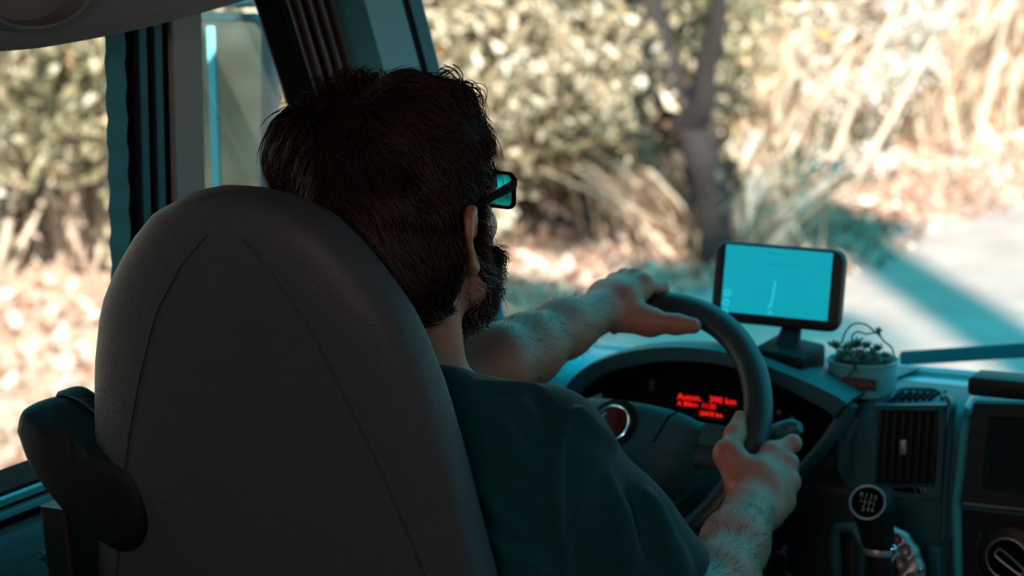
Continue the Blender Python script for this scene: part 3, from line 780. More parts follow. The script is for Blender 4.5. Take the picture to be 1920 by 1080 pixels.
for seg in (((-8.5, 4.4), (-8.5, 0.4), (8.0, 0.0), (8.0, 3.6)), ((-3, 4.2), (-3.3, -4.2)), ((2.6, 4.2), (2.4, -4.4)), ((8.0, 0), (8.0, -4.0))):
    MB().tube([gp(*q_) for q_ in seg], 0.0006, 6).build('gate_line', M_SATIN, disc)
MB().lathe(gb + V3(0.0, 0.0, -0.018), V3(0.05, 0.1, 1), [(0.019, 0), (0.020, 0.004), (0.019, 0.008)], 28).build('collar', M_SATIN, gl)
MB().tube(spline([gb, gb + V3(0.004, 0.012, -0.06), gb + V3(0.006, 0.03, -0.14)], 10), [0.014 + 0.002 * i for i in range(10)], 16).build('gaiter', M_BLACK, gl)
# pale curved bracket with round hollows to the right of the lever
pc = U(1686, 1040, y=1.86)
br = thing('lever_bracket', pc - V3(0, 0, 0.06), 'pale curved bracket with round hollows at the gear lever\'s foot', 'bracket')
d_pc = float(np.dot(pc - CAM, FW))
def bp_(px, py, dd=0.0): return U(px, py, d=d_pc + dd)
F2 = Field(pc - 0.075, pc + 0.075, 0.0016)
arc = [bp_(px, py) for px, py in ((1668, 1000), (1690, 1014), (1706, 1036), (1716, 1064), (1722, 1100), (1726, 1130))]
for i in range(5): F2.cone(arc[i], arc[i + 1], 0.0105, 0.0115, 0.006)
for px, py in ((1672, 1022), (1690, 1046), (1700, 1080), (1668, 1050), (1690, 1110)): F2.cone(bp_(px, py), bp_(px, py + 1), 0.012, 0.012, 0.006)
for px, py, rr in ((1680, 1012, 0.0065), (1697, 1035, 0.0075), (1688, 1058, 0.009), (1706, 1085, 0.006)):
    F2.cone(bp_(px, py, -0.02), bp_(px, py, -0.002), rr, rr * 0.9, 0.002, 'sub')
F2.build('plate', M_SATIN, br, 1)
MB().lathe(bp_(1673, 1030, -0.012), -FW, [(0.007, -0.004), (0.007, 0.001), (0.005, 0.004), (0.001, 0.0055)], 20).build('bolt', M_CHROME, br)
MB().lathe(bp_(1722, 1070, -0.008), nrm(-FW + RT * 0.6), [(0.004, -0.004), (0.004, 0.003), (0.002, 0.006)], 16).build('pin', M_CHROME, br)

# ================================================================== STEERING WHEEL AND COLUMN
WC = U(1176, 809, y=1.765)
EXW = nrm(V3(math.cos(R(9)), -math.sin(R(9)), 0)); tau = R(36); EU = V3(math.sin(tau) * math.sin(R(9)), math.sin(tau) * math.cos(R(9)), math.cos(tau)); EN = np.cross(EXW, EU)   # EN towards the driver
RW_ = 0.171; RT_ = 0.0172
def wpnt(th, dr=0.0, dn=0.0): return WC + (RW_ + dr) * (math.cos(th) * EXW + math.sin(th) * EU) + dn * EN
sw = thing('steering_wheel', WC, 'dark padded steering wheel gripped by both of the driver\'s hands', 'steering wheel')
rings = []
for th in np.linspace(0, 2 * math.pi, 96, endpoint=False):
    rd = math.cos(th) * EXW + math.sin(th) * EU
    rings.append([WC + RW_ * rd + RT_ * (math.cos(a) * rd + 1.12 * math.sin(a) * EN) for a in np.linspace(0, 2 * math.pi, 20, endpoint=False)])
rings.append(rings[0])
MB().loft(rings, False, False).build('rim', M_RIM, sw, weld=True)
def hubp(u, v, n_): return WC + EXW * u + EU * v + EN * n_
hub = []
for sc, n_ in ((0.86, -0.035), (0.97, -0.02), (1.0, 0.0), (0.97, 0.016), (0.86, 0.028), (0.6, 0.036), (0.3, 0.039), (0.01, 0.04)):
    ring = []
    for a in np.linspace(0, 2 * math.pi, 64, endpoint=False):
        ca, sa = math.cos(a), math.sin(a); e = 0.62
        u = 0.110 * abs(ca) ** e * (1 if ca >= 0 else -1); v = (0.037 if sa >= 0 else 0.098) * abs(sa) ** e * (1 if sa >= 0 else -1)
        u *= 1 - 0.22 * max(0, -sa)
        ring.append(hubp(u * sc, v * sc + (-0.01) * (1 - sc), n_ - 0.018 * (abs(u * sc) / 0.1) ** 2 - 0.012 * max(0, v * sc / 0.044) ** 2))
    hub.append(ring)
MB().loft(hub).build('hub_cover', M_DASH, sw)
# badge ring, red medallion
bc = hubp(0.001, -0.008, 0.036)
MB().lathe(bc, EN, [(0.034, -0.004), (0.0335, 0.002), (0.026, 0.0035), (0.0245, 0.001)], 48, cap=False).build('badge_surround', M_SOFT, sw)
badge = MB().lathe(bc, EN, [(0.0225, 0.0), (0.0215, 0.003), (0.015, 0.0045), (0.001, 0.005)], 48).build('badge', M_RED, sw, label='dark red round badge')
WLOC[badge.name] = WLOC[sw.name]
MB().tube([bc + EN * 0.0035 + 0.0235 * (math.cos(a) * EXW + math.sin(a) * EU) for a in np.linspace(0, 2 * math.pi, 49)], 0.0018, 8).build('badge_ring', M_CHROME, badge)
# spokes: left, right, and the lower pair
def spoke(u0, v0, u1, v1, w0, w1, name='spoke'):
    a, b = hubp(u0, v0, -0.008), hubp(u1, v1, -0.012); t = nrm(b - a); s_ = np.cross(EN, t)
    r_ = []
    for f_, in ((0.0,), (0.35,), (0.7,), (1.0,)):
        c = a + (b - a) * f_ + EN * (0.004 * math.sin(f_ * 3.14)); w_ = w0 + (w1 - w0) * (1 - (1 - f_) ** 2)
        r_.append([c + s_ * w_ * math.cos(q_) + EN * 0.011 * math.sin(q_) for q_ in np.linspace(0, 2 * math.pi, 20, endpoint=False)])
    MB().loft(r_).build(name, M_DARK if name == 'spoke_lower' else M_RIM, sw)
spoke(0.085, -0.002, 0.166, -0.002, 0.032, 0.024); spoke(-0.085, -0.002, -0.166, -0.002, 0.032, 0.024)
spoke(0.045, -0.07, 0.085, -0.165, 0.022, 0.016); spoke(-0.045, -0.07, -0.085, -0.165, 0.022, 0.016)
for sg in (1, -1):
    MB().tube([hubp(sg * 0.072, 0.037, 0.012), hubp(sg * 0.066, 0.016, 0.028), hubp(sg * 0.060, -0.02, 0.031)], 0.0012, 6).build('airbag_seam', M_VOID, sw)
    pillow(MB(), hubp(sg * 0.118, 0.010, 0.002), EXW, EU, EN, 0.016, 0.014, 0.006, 0.006).build('spoke_button', M_DASH, sw)
# column
sc_ = thing('steering_column', WC - EN * 0.1, 'dark steering column shroud with control stalk behind the wheel', 'steering column')
r_ = []
for f_, rad_ in ((0.045, 0.046), (0.07, 0.055), (0.13, 0.060), (0.20, 0.062), (0.30, 0.065)):
    c = WC - EN * f_ - EU * 0.01
    r_.append([c + EXW * rad_ * 1.1 * math.cos(a) + EU * rad_ * math.sin(a) for a in np.linspace(0, 2 * math.pi, 28, endpoint=False)])
MB().loft(r_).build('shroud', M_DARK, sc_)
st1 = U(1500, 800, y=1.80); st0 = WC - EN * 0.075 + EXW * 0.05
MB().tube(spline([st0, st0 * 0.6 + st1 * 0.4 + V3(0, 0, 0.004), st1 * 0.75 + st0 * 0.25, st1], 16), [0.008] * 8 + [0.009, 0.010, 0.012, 0.013, 0.0135, 0.0135, 0.012, 0.007], 14).build('stalk', M_DASH, sc_)
ig = U(1338, 930, y=1.90)
MB().lathe(ig, nrm(V3(0.3, -1, 0.2)), [(0.026, -0.01), (0.026, 0.0), (0.023, 0.003), (0.019, 0.0), (0.001, -0.002)], 28).build('ignition_ring', M_DASH, sc_)
kk = U(1462, 1058, y=1.80)
ky = thing('ignition_keys', kk - V3(0, 0, 0.02), 'small dark key bunch hanging beside the driver\'s right forearm', 'keys')
pillow(MB(), kk, (1, 0, 0), (0, 0.2, 1), (0, -1, 0.2), 0.009, 0.016, 0.008, 0.006).build('key_fob', M_SOFT, ky)
MB().tube([kk + V3(0.006, -0.004, -0.02) + 0.011 * V3(math.cos(a), 0.3 * math.sin(a), math.sin(a)) for a in np.linspace(0, 2 * math.pi, 25)], 0.0012, 6).build('key_ring', M_CHROME, ky)
MB().tube([kk + V3(0, 0.002, 0.01), kk + V3(-0.004, 0.03, 0.012)], 0.003, 8).build('key_blade', M_SOFT, ky)

# ================================================================== NAVIGATOR ON THE HOOD
gc0 = U(1456, 536, y=2.06)
GU = nrm(V3(0.0, 0.20, 0.98)); GXv = nrm(V3(1, 0.02, -0.012)); GN = nrm(np.cross(GXv, GU)); 
g_l, g_r = U(1337, 530, y=2.06), U(1577, 545, y=2.06)
gw = 0.5 * np.linalg.norm(g_r - g_l); gh = 0.5 * abs(U(1459, 457, y=2.07)[2] - U(1459, 612, y=2.045)[2]) / GU[2] * 1.0
nv = thing('satellite_navigator', gc0 - GU * (gh + 0.06), 'black satellite navigator with a bright blue screen on the instrument hood', 'navigator')
hs = pillow(MB(), gc0 - GN * 0.020, GXv, GU, GN, gw, gh, 0.022, 0.017, b=0.006).build('housing', M_BLACK, nv)
def gpt(u, v, n_=0.0025): return gc0 + GXv * u + GU * v + GN * n_
sw_, sh_ = gw * 0.825, gh * 0.83
scr = MB().loft([rrect(gpt(0.0002, 0.0045, 0.0020), GXv, GU, sw_, sh_, 0.001, 2), rrect(gpt(0.0002, 0.0045, 0.0026), GXv, GU, sw_, sh_, 0.001, 2)]).build('screen', M_SCREEN, nv, smooth=False)
WLOC[scr.name] = WLOC[nv.name]
def gs(px, py):
    r = FW + RT * ((px - 960.0) / FPX) - UP * ((py - 540.0) / FPX); p0 = gpt(0, 0, 0.0029)
    return CAM + r * (np.dot(p0 - CAM, GN) / np.dot(r, GN))
MB().tube([gs(px, py) for px, py in ((1454, 528), (1451, 545), (1448, 560), (1446, 570), (1441, 575))], 0.0011, 6).build('route_line', M_ROUTE, scr)
MB().tube([gs(px, py) for px, py in ((1440, 590), (1443, 582), (1447, 590))], 0.0009, 6).build('position_arrow', M_ROUTE, scr)
MB().tube([gs(px, py) for px, py in ((1440, 577), (1444, 571), (1449, 576))], 0.0009, 6).build('turn_arrow', M_ROUTE, scr)
for px, py in ((1364, 549), (1361, 567), (1359, 585)):
    c = gs(px, py); MB().tube([c + 0.0036 * (math.cos(a) * GXv + math.sin(a) * GU) for a in np.linspace(0, 2 * math.pi, 21)], 0.0011, 6).build('menu_ring', M_ROUTE, scr)
for px0, px1, py in ((1442, 1470, 475), (1440, 1505, 494), (1440, 1500, 497)):
    MB().tube([gs(px0, py), gs(px1, py + 3)], 0.0008, 6).build('street_text_line', M_ROUTE2, scr)
# mount
mtop_ = gpt(0.022, -gh * 0.92, -0.012); mbot = U(1470, 668, y=2.03)
r_ = []
for f_, w_, d_ in ((0, 0.012, 0.009), (0.3, 0.0135, 0.010), (0.6, 0.016, 0.013), (0.85, 0.022, 0.018), (1.0, 0.034, 0.026)):
    r_.append(rrect(mtop_ + (mbot - mtop_) * f_, (1, 0, 0), (0, 1, 0), w_, d_, min(w_, d_) * 0.6, 5))
MB().loft(r_).build('mount_stem', M_SOFT, nv)
fb = [U(px, py, y=1.988) for px, py in ((1410, 651), (1505, 671), (1503, 697), (1415, 668))]
tpb = [p + V3(0.0, 0.09, 0.002) for p in fb[:2]]
MB().add([fb[0], fb[1], fb[2], fb[3], tpb[0], tpb[1], tpb[1] - V3(0, 0, 0.035), tpb[0] - V3(0, 0, 0.03)],
         [(0, 1, 2, 3), (4, 5, 1, 0), (5, 6, 2, 1), (4, 7, 6, 5), (0, 3, 7, 4), (3, 2, 6, 7)]).build('mount_base', M_SOFT, nv, bevel=0.006)

# ================================================================== POTTED SUCCULENT
pq = U(1617, 735, z=0.886); ypot = pq[1]
pw = abs(U(1680, 700, y=ypot)[0] - U(1555, 700, y=ypot)[0]) * 0.5 * 1.02
ph = U(1617, 672, y=ypot)[2] - 0.886
pp = thing('potted_succulent', pq, 'pale blue pot of small succulents beside the navigator', 'potted plant')
MB().lathe(pq, (0, 0, 1), [(pw * 0.90, 0), (pw * 0.93, 0.004), (pw * 0.98, ph * 0.9), (pw * 1.03, ph * 0.93), (pw * 1.03, ph), (pw * 0.97, ph), (pw * 0.95, ph * 0.85), (0.001, ph * 0.84)], 48).build('pot', M_POT, pp)
MB().lathe(pq + V3(0, 0, ph * 0.845), (0, 0, 1), [(pw * 0.94, 0), (pw * 0.7, 0.005), (0.001, 0.008)], 32).build('soil', M_SOIL, pp)
tg = U(1611, 719, y=ypot - pw * 1.08)
ex_t = nrm(V3(0.97, 0.1, -0.02))
tg_o = pillow(MB(), tg + V3(0, 0.002, 0), ex_t, (0, 0, 1), np.cross(ex_t, V3(0, 0, 1)), 0.022, 0.0072, 0.005, 0.002).build('name_tag', M_TAG, pp)
WLOC[tg_o.name] = WLOC[pp.name]
text_part('tag_lettering', 'CAMPER', 0.0095, tg + np.cross(ex_t, V3(0, 0, 1)) * 0.0034, ex_t, (0, 0, 1), M_TAGTXT, tg_o)
def rosette(c, rad, n, name='rosette', lean=(0, 0, 1)):
    mb = MB(); ax = nrm(lean); u = nrm(np.cross(ax, V3(0.3, 1, 0.1))); w_ = np.cross(ax, u)
    for i in range(n):
        a = i * 2.399; el = 0.15 + 1.1 * i / n; L = rad * (1.05 - 0.45 * i / n)
        d_ = nrm((math.cos(a) * u + math.sin(a) * w_) * math.cos(el) + ax * math.sin(el)); s_ = nrm(np.cross(d_, ax)); t_ = np.cross(s_, d_)
        rs = []
        for f_, wd in ((0, 0.10), (0.35, 0.17), (0.7, 0.15), (1.0, 0.01)):
            cc = c + d_ * L * f_ + ax * L * 0.12 * f_ * f_
            rs.append([cc + s_ * L * wd * math.cos(q_) + t_ * L * wd * 0.5 * math.sin(q_) for q_ in np.linspace(0, 2 * math.pi, 6, endpoint=False)])
        mb.loft(rs)
    mb.build(name, M_SUCC, pp)
for px, py, dy, rad_, n in ((1566, 647, 0.0, 0.013, 16), (1585, 664, -0.02, 0.016, 18), (1606, 645, 0.012, 0.016, 18), (1626, 647, 0.01, 0.012, 14), (1646, 652, 0.012, 0.012, 14), (1598, 676, -0.035, 0.015, 16), (1574, 672, -0.03, 0.012, 14), (1660, 667, 0.0, 0.012, 14), (1618, 668, -0.02, 0.015, 16), (1640, 672, -0.025, 0.013, 14), (1660, 676, -0.02, 0.011, 12), (1590, 652, 0.01, 0.014, 14), (1612, 662, -0.015, 0.014, 14), (1636, 660, 0.02, 0.012, 12)):
    rosette(U(px, py + 5, y=ypot + dy), rad_ * 1.05, n, lean=(0.25 * math.sin(px), -0.2, 1))
for ptsx in ([(1600, 676), (1602, 690), (1596, 700), (1588, 706)], [(1604, 676), (1606, 692), (1610, 700)]):
    MB().tube(spline([U(px, py, y=ypot - pw * 1.07) for px, py in ptsx], 10), 0.001, 6).build('trailing_stem', M_WIRE, pp)
for ptsx in ([(1579, 642), (1584, 625), (1596, 610), (1610, 606), (1626, 610), (1640, 622), (1650, 630), (1658, 640), (1672, 652), (1677, 668)],
             [(1598, 640), (1598, 630), (1608, 622), (1624, 626), (1640, 624), (1652, 629)]):
    MB().tube(spline([U(px, py, y=ypot - 0.005) for px, py in ptsx], 40), 0.0011, 6).build('wire_hoop', M_WIRE, pp)
sc0 = U(1647, 620, y=ypot - 0.008)
stp = [sc0 + (0.0062 if i % 2 == 0 else 0.003) * V3(math.sin(i * math.pi / 5 + 0.2), 0, math.cos(i * math.pi / 5 + 0.2)) for i in range(10)]
MB().prism(stp, (0, 0.002, 0)).build('star_charm', M_STAR, pp, smooth=False)

# ================================================================== DRIVER'S SEAT
rho = R(12.5)
ST = U(398, 386, y=1.02)
SU = V3(0, -math.sin(rho), math.cos(rho)); SN = V3(0, -math.cos(rho), -math.sin(rho))
Ls = np.array([0, .003, .012, .03, .056, .09, .13, .195, .265, .34, .45, .60, .78])
Wd = np.array([.004, .030, .062, .098, .124, .150, .174, .193, .206, .217, .234, .245, .25])
Td = np.array([.004, .016, .028, .037, .042, .046, .048, .050, .051, .052, .054, .056, .056])
Lf = np.concatenate([np.linspace(0, .03, 9)[:-1], np.linspace(.03, .78, 34)])
def seat_dims(L): return float(np.interp(L, Ls, Wd)), float(np.interp(L, Ls, Td))
SC0 = ST - SN * 0.05
def seat_pt(L, a, grow=0.0):
    w, t = seat_dims(L); ca, sa = math.cos(a), math.sin(a); e = 0.60
    return SC0 - SU * L + V3(1, 0, 0) * (w + grow) * abs(ca) ** e * (1 if ca >= 0 else -1) + SN * (t + grow) * abs(sa) ** e * (1 if sa >= 0 else -1)
seat = thing('driver_seat', V3(SC0[0], 1.35, 0), 'tall grey leather driver\'s seat seen from behind', 'seat')
rings = [[seat_pt(L, a) for a in np.linspace(0, 2 * math.pi, 72, endpoint=False)] for L in Lf]
bk = MB().loft(rings).build('backrest', M_LEATHER, seat)
WLOC[bk.name] = WLOC[seat.name]
def seam_pts(sgn):
    out = []
    for L in np.linspace(0.035, 0.77, 50):
        f_ = np.interp(L, [.03, .06, .11, .18, .25, .34, .5, .78], [.15, .36, .50, .60, .69, .78, .86, .92])
        a = math.acos(f_ ** (1 / 0.60)); a = a if sgn > 0 else math.pi - a
        out.append(seat_pt(L, a, 0.0004))
    return out
for sgn in (1, -1): MB().tube(seam_pts(sgn), 0.0015, 8).build('seam', M_PIPE, bk)
# cushion, side valance and pedestal below the frame
cq = SC0 - SU * 0.72
pillow(MB(), V3(cq[0], cq[1] + 0.30, 0.40), (1, 0, 0), (0, 1, 0), (0, 0, 1), 0.24, 0.26, 0.13, 0.06, b=0.03).build('cushion', M_LEATHER, seat)
MB().abox(cq[0] - 0.17, cq[0] + 0.17, cq[1] + 0.08, cq[1] + 0.46, 0.0, 0.40).build('pedestal', M_BLACK, seat, bevel=0.02)
# folded armrest at the door side
ya = SC0[1] + 0.02
arm_px = [(24, 806), (30, 775), (48, 752), (75, 741), (104, 748), (140, 775), (182, 812), (218, 846), (250, 888), (268, 940), (268, 985), (252, 1018), (226, 1033), (196, 1026), (150, 992), (110, 955), (78, 915), (48, 870)]
out = spline([U(px, py, y=ya) for px, py in arm_px] + [U(24, 806, y=ya)], 73)[:-1]
cc = out.mean(0); ad_ = V3(0.03, 0.94, -0.20)
rg0, rg1 = U(48, 778, y=ya), U(264, 905, y=ya); rgn = nrm(np.cross(rg1 - rg0, V3(0, 1, 0))); rgn = rgn if rgn[2] > 0 else -rgn
def ridge(p, d_): return p + ad_ * (1.1 * max(0.0, float((p - rg0) @ rgn)) if d_ < 0.02 else 0.0)
rings = [[ridge(cc + (p - cc) * s_ + ad_ * d_, d_) for p in out] for s_, d_ in ((0.02, -0.004), (0.5, -0.004), (0.86, -0.002), (0.95, 0.002), (1.0, 0.010), (1.0, 0.035), (0.96, 0.048), (0.88, 0.056), (0.4, 0.06), (0.02, 0.06))]
MB().loft(rings).build('armrest', M_SOFT, seat)
pv = [U(px, py, y=ya + 0.10) for px, py in ((118, 752), (150, 745), (175, 765), (182, 790))]
MB().tube(spline(pv, 16), 0.012, 12).build('armrest_hinge', M_SOFT, seat)
b0, b1 = U(128, 940, y=ya + 0.05), U(150, 1120, y=ya + 0.05)
MB().loft([rrect(b0, (1, 0, 0), (0, 1, 0), 0.017, 0.03, 0.006), rrect(b1, (1, 0, 0), (0, 1, 0), 0.017, 0.03, 0.006), rrect(b1 - V3(-0.02, 0, 0.36), (1, 0, 0), (0, 1, 0), 0.022, 0.03, 0.006)]).build('armrest_bracket', M_BLACK, seat)

# ================================================================== THE DRIVER
hyaw = R(6)
Hc = U(762, 392, d=2.6)
hf, hr, hu = V3(math.sin(hyaw), math.cos(hyaw), 0), V3(math.cos(hyaw), -math.sin(hyaw), 0), V3(0, 0, 1)
HR = np.array([hr, hf, hu])
def Hp(r_, f_, u_): return Hc + hr * r_ + hf * f_ + hu * u_
NB = V3(Hc[0] + 0.005, Hc[1] - 0.022, Hc[2] - 0.200)          # base of the neck
RS = U(1016, 880, y=Hc[1] + 0.035)
LS = V3(2 * Hc[0] - RS[0] - 0.02, RS[1] + 0.02, RS[2] + 0.015)
def on_ray(px, py, anchor, dist, near=True):
    r = FW + RT * ((px - 960.0) / FPX) - UP * ((py - 540.0) / FPX)
    a_, b_, c_ = r @ r, 2 * r @ (CAM - anchor), (CAM - anchor) @ (CAM - anchor) - dist * dist
    D = b_ * b_ - 4 * a_ * c_
    t = -b_ / (2 * a_) if D < 0 else (-b_ + (-1 if near else 1) * math.sqrt(D)) / (2 * a_)
    return CAM + r * t
# right hand on the right of the rim
RTH = [R(3), R(-5), R(-13), R(-20)]
R_MCP = [U(1446, 846, d=2.972), U(1478, 868, d=2.972), U(1482, 904, d=2.962), U(1472, 940, d=2.948)]; R_PIP = [U(1486, 832, d=2.992)] + [wpnt(t, 0.032, -0.010) for t in RTH[1:]]
R_DIP = [wpnt(RTH[0], 0.028, -0.020)] + [wpnt(t, 0.010, -0.032) for t in RTH[1:]]; R_TIP = [wpnt(RTH[0], 0.004, -0.031)] + [wpnt(t, -0.016, -0.026) for t in RTH[1:]]
RW = on_ray(1402, 962, 0.5 * (R_MCP[1] + R_MCP[2]), 0.092)
RE = on_ray(1318, 1160, RW, 0.235)
# left hand on the top of the rim
LTH = [R(105), R(111), R(117), R(122)]
L_MCP = [U(1207, 532, d=3.118), U(1190, 522, d=3.136), U(1172, 522, d=3.153), U(1152, 530, d=3.168)]; L_PIP = [U(1238, 541, d=3.155), U(1222, 534, d=3.175), U(1204, 535, d=3.190), U(1184, 541, d=3.200)]
L_DIP = [wpnt(t - 0.03, 0.010, -0.031) for t in LTH]; L_TIP = [wpnt(t, -0.004, -0.030) for t in LTH]
LW = on_ray(1112, 590, 0.5 * (L_MCP[1] + L_MCP[2]), 0.092)
LE = on_ray(925, 680, LW, 0.235)
def proj(p):
    d_ = np.asarray(p) - CAM; z_ = d_ @ FW; return (round(960 + FPX * (d_ @ RT) / z_), round(540 - FPX * (d_ @ UP) / z_), round(z_, 3))
for n_, p in (('Hc', Hc), ('RS', RS), ('LS', LS), ('RE', RE), ('RW', RW), ('LE', LE), ('LW', LW), ('RMCP0', R_MCP[0]), ('RPIP0', R_PIP[0]), ('RMCP3', R_MCP[3]), ('LMCP0', L_MCP[0]), ('LPIP0', L_PIP[0]), ('WC', WC), ('rim0', wpnt(0)), ('rim90', wpnt(R(90)))):
    print(n_, np.round(p, 3), proj(p))
print('finger', [[round(float(np.linalg.norm(a_[i] - b_[i])), 3) for a_, b_ in ((R_MCP, R_PIP), (R_PIP, R_DIP), (L_MCP, L_PIP), (L_PIP, L_DIP))] for i in range(4)])
print('arm lengths', np.linalg.norm(RE - RS), np.linalg.norm(LE - LS))

man = thing('person', V3(Hc[0], Hc[1] + 0.05, 0.45), 'bearded driver in a dark teal t-shirt holding the wheel with both hands', 'person')
FB = Field((Hc[0] - 0.34, 1.06, 0.60), (Hc[0] + 0.36, 2.02, Hc[2] + 0.15), 0.003)
# head
FB.ell(Hp(0, -0.012, 0.036), (0.076, 0.096, 0.080), rot=HR)
FB.ell(Hp(0, 0.042, -0.035), (0.062, 0.052, 0.078), 0.03, rot=HR)
for sx in (1, -1):
    FB.chain([Hp(sx * 0.060, 0.005, -0.045), Hp(sx * 0.055, 0.02, -0.075), Hp(sx * 0.03, 0.07, -0.10), Hp(0, 0.082, -0.104)], [0.018, 0.018, 0.017, 0.02], 0.025)
    FB.cone(Hp(sx * 0.046, 0.070, -0.022), Hp(sx * 0.062, 0.03, -0.012), 0.015, 0.012, 0.02)           # cheekbone
    FB.cone(Hp(sx * 0.012, 0.094, 0.022), Hp(sx * 0.050, 0.078, 0.020), 0.011, 0.009, 0.015)          # brow
    FB.ell(Hp(sx * 0.032, 0.100, -0.001), (0.016, 0.012, 0.010), 0.008, 'sub', rot=HR)               # eye socket
    FB.cone(Hp(sx * 0.010, 0.098, -0.043), Hp(sx * 0.004, 0.108, -0.040), 0.008, 0.008, 0.008)        # nostril
FB.chain([Hp(0, 0.094, 0.012), Hp(0, 0.108, -0.018), Hp(0, 0.118, -0.036)], [0.008, 0.009, 0.011], 0.012)
FB.cone(Hp(-0.02, 0.094, -0.066), Hp(0.02, 0.094, -0.066), 0.006, 0.006, 0.006); FB.cone(Hp(-0.016, 0.094, -0.076), Hp(0.016, 0.094, -0.076), 0.007, 0.007, 0.004)
# ears
for sx in (1, -1):
    def Ep(f_, u_, lift=0.0): return Hp(sx * (0.0735 + (0.016 - f_) * 0.50 + lift), f_ - 0.004, u_ * 0.88 - 0.024)
    hel = [(0.014, 0.004), (0.012, 0.022), (0.004, 0.033), (-0.010, 0.036), (-0.021, 0.027), (-0.025, 0.010), (-0.021, -0.008), (-0.013, -0.021), (-0.003, -0.031), (0.007, -0.034), (0.010, -0.022)]
    hp = [Ep(*q_) for q_ in hel]
    FB.chain(hp, [0.0045, 0.0045, 0.0048, 0.0048, 0.0046, 0.0045, 0.0045, 0.005, 0.0065, 0.0072, 0.005], 0.004)
    for a_, b_ in (((0.004, 0.018), (-0.012, 0.014)), ((0.0, 0.004), (-0.014, 0.004)), ((0.002, -0.014), (-0.010, -0.008)), ((0.0, 0.028), (-0.012, 0.026))):
        FB.cone(Ep(a_[0], a_[1], -0.004), Ep(b_[0], b_[1], -0.002), 0.006, 0.005, 0.008)
    FB.ell(Ep(-0.002, -0.004, 0.004), (0.006, 0.009, 0.011), 0.005, 'sub', rot=HR)
# neck, trunk
FB.cone(Hp(0.004, -0.022, -0.055), NB, 0.060, 0.060, 0.02)
FB.cone(Hp(0.045, -0.03, -0.06), NB + V3(0.04, 0.03, 0.0), 0.018, 0.02, 0.02)
for P in (RS, LS):
    FB.cone(NB + V3(0, -0.012, -0.058), P + V3(0, -0.01, 0.0), 0.044, 0.042, 0.02)
FB.cone(RS, LS, 0.062, 0.062, 0.06)
FB.ell(V3(Hc[0], Hc[1] + 0.025, Hc[2] - 0.40), (0.165, 0.115, 0.21), 0.06)
FB.ell(V3(Hc[0], Hc[1] + 0.06, Hc[2] - 0.60), (0.16, 0.125, 0.20), 0.06)
# arms
FB.chain([RS, RS * 0.55 + RE * 0.45, RE], [0.056, 0.046, 0.041], 0.03)
FB.chain([LS, LS * 0.55 + LE * 0.45, LE], [0.058, 0.048, 0.041], 0.03)
def forearm(E_, W_, side):
    d_ = nrm(W_ - E_); s_ = nrm(np.cross(d_, V3(0, 0, 1)))
    FB.chain([E_, E_ * 0.68 + W_ * 0.32 + V3(0, 0, -0.004), E_ * 0.3 + W_ * 0.7, W_], [0.040, 0.041, 0.033, 0.027] if side > 0 else [0.036, 0.037, 0.030, 0.025], 0.03)
    FB.cone(W_ + s_ * 0.009, E_ * 0.15 + W_ * 0.85 + s_ * 0.009, 0.019, 0.022, 0.012); FB.cone(W_ - s_ * 0.009, E_ * 0.15 + W_ * 0.85 - s_ * 0.009, 0.019, 0.022, 0.012)
forearm(RE, RW, 1); forearm(LE, LW, -1)
def hand(W_, MCP, PIP, DIP, TIP, thumb, palm_n):
    lat = nrm(MCP[3] - MCP[0])
    base = [W_ - lat * 0.016 + lat * 0.011 * i for i in range(4)]
    for i in range(4):
        FB.chain([base[i], base[i] * 0.45 + MCP[i] * 0.55 + palm_n * 0.002, MCP[i]], [0.0165, 0.0145, 0.0112 - 0.0006 * i], 0.012)
        FB.cone(base[i] * 0.7 + MCP[i] * 0.3 - palm_n * 0.012, MCP[i] - palm_n * 0.010, 0.012, 0.010, 0.012)
    for i in range(4):
        s_ = (1.0, 1.04, 0.98, 0.86)[i]
        FB.chain([MCP[i], PIP[i], DIP[i], TIP[i]], [0.0102 * s_, 0.0096 * s_, 0.0084 * s_, 0.0074 * s_], 0.005)
        FB.cone(MCP[i] + palm_n * 0.0025, MCP[i] + palm_n * 0.003, 0.0088, 0.0088, 0.008)             # knuckle
        FB.cone(PIP[i], PIP[i] + V3(0, 0, 0.0005), 0.0106 * s_, 0.0106 * s_, 0.004)
    FB.chain(thumb, [0.0185, 0.0145, 0.0115, 0.0100], 0.009)
    FB.cone(thumb[1], 0.5 * (MCP[0] + W_) - palm_n * 0.004, 0.0125, 0.014, 0.016)                       # thumb web
R_TH = [RW * 0.62 + R_MCP[0] * 0.38 - EXW * 0.020 + EN * 0.004, U(1366, 852, d=2.955), U(1379, 814, d=2.985), U(1390, 785, d=3.004)]
hand(RW, R_MCP, R_PIP, R_DIP, R_TIP, R_TH, nrm(EN + 0.35 * EXW))
L_TH = [U(1162, 596, d=3.085), U(1218, 604, d=3.085), U(1268, 608, d=3.075), U(1300, 611, d=3.07)]
hand(LW, L_MCP, L_PIP, L_DIP, L_TIP, L_TH, nrm(EU * 0.75 + EN * 0.65))
for n_, L_ in (('RTH', R_TH), ('LTH', L_TH)): print(n_, [proj(p) for p in L_])
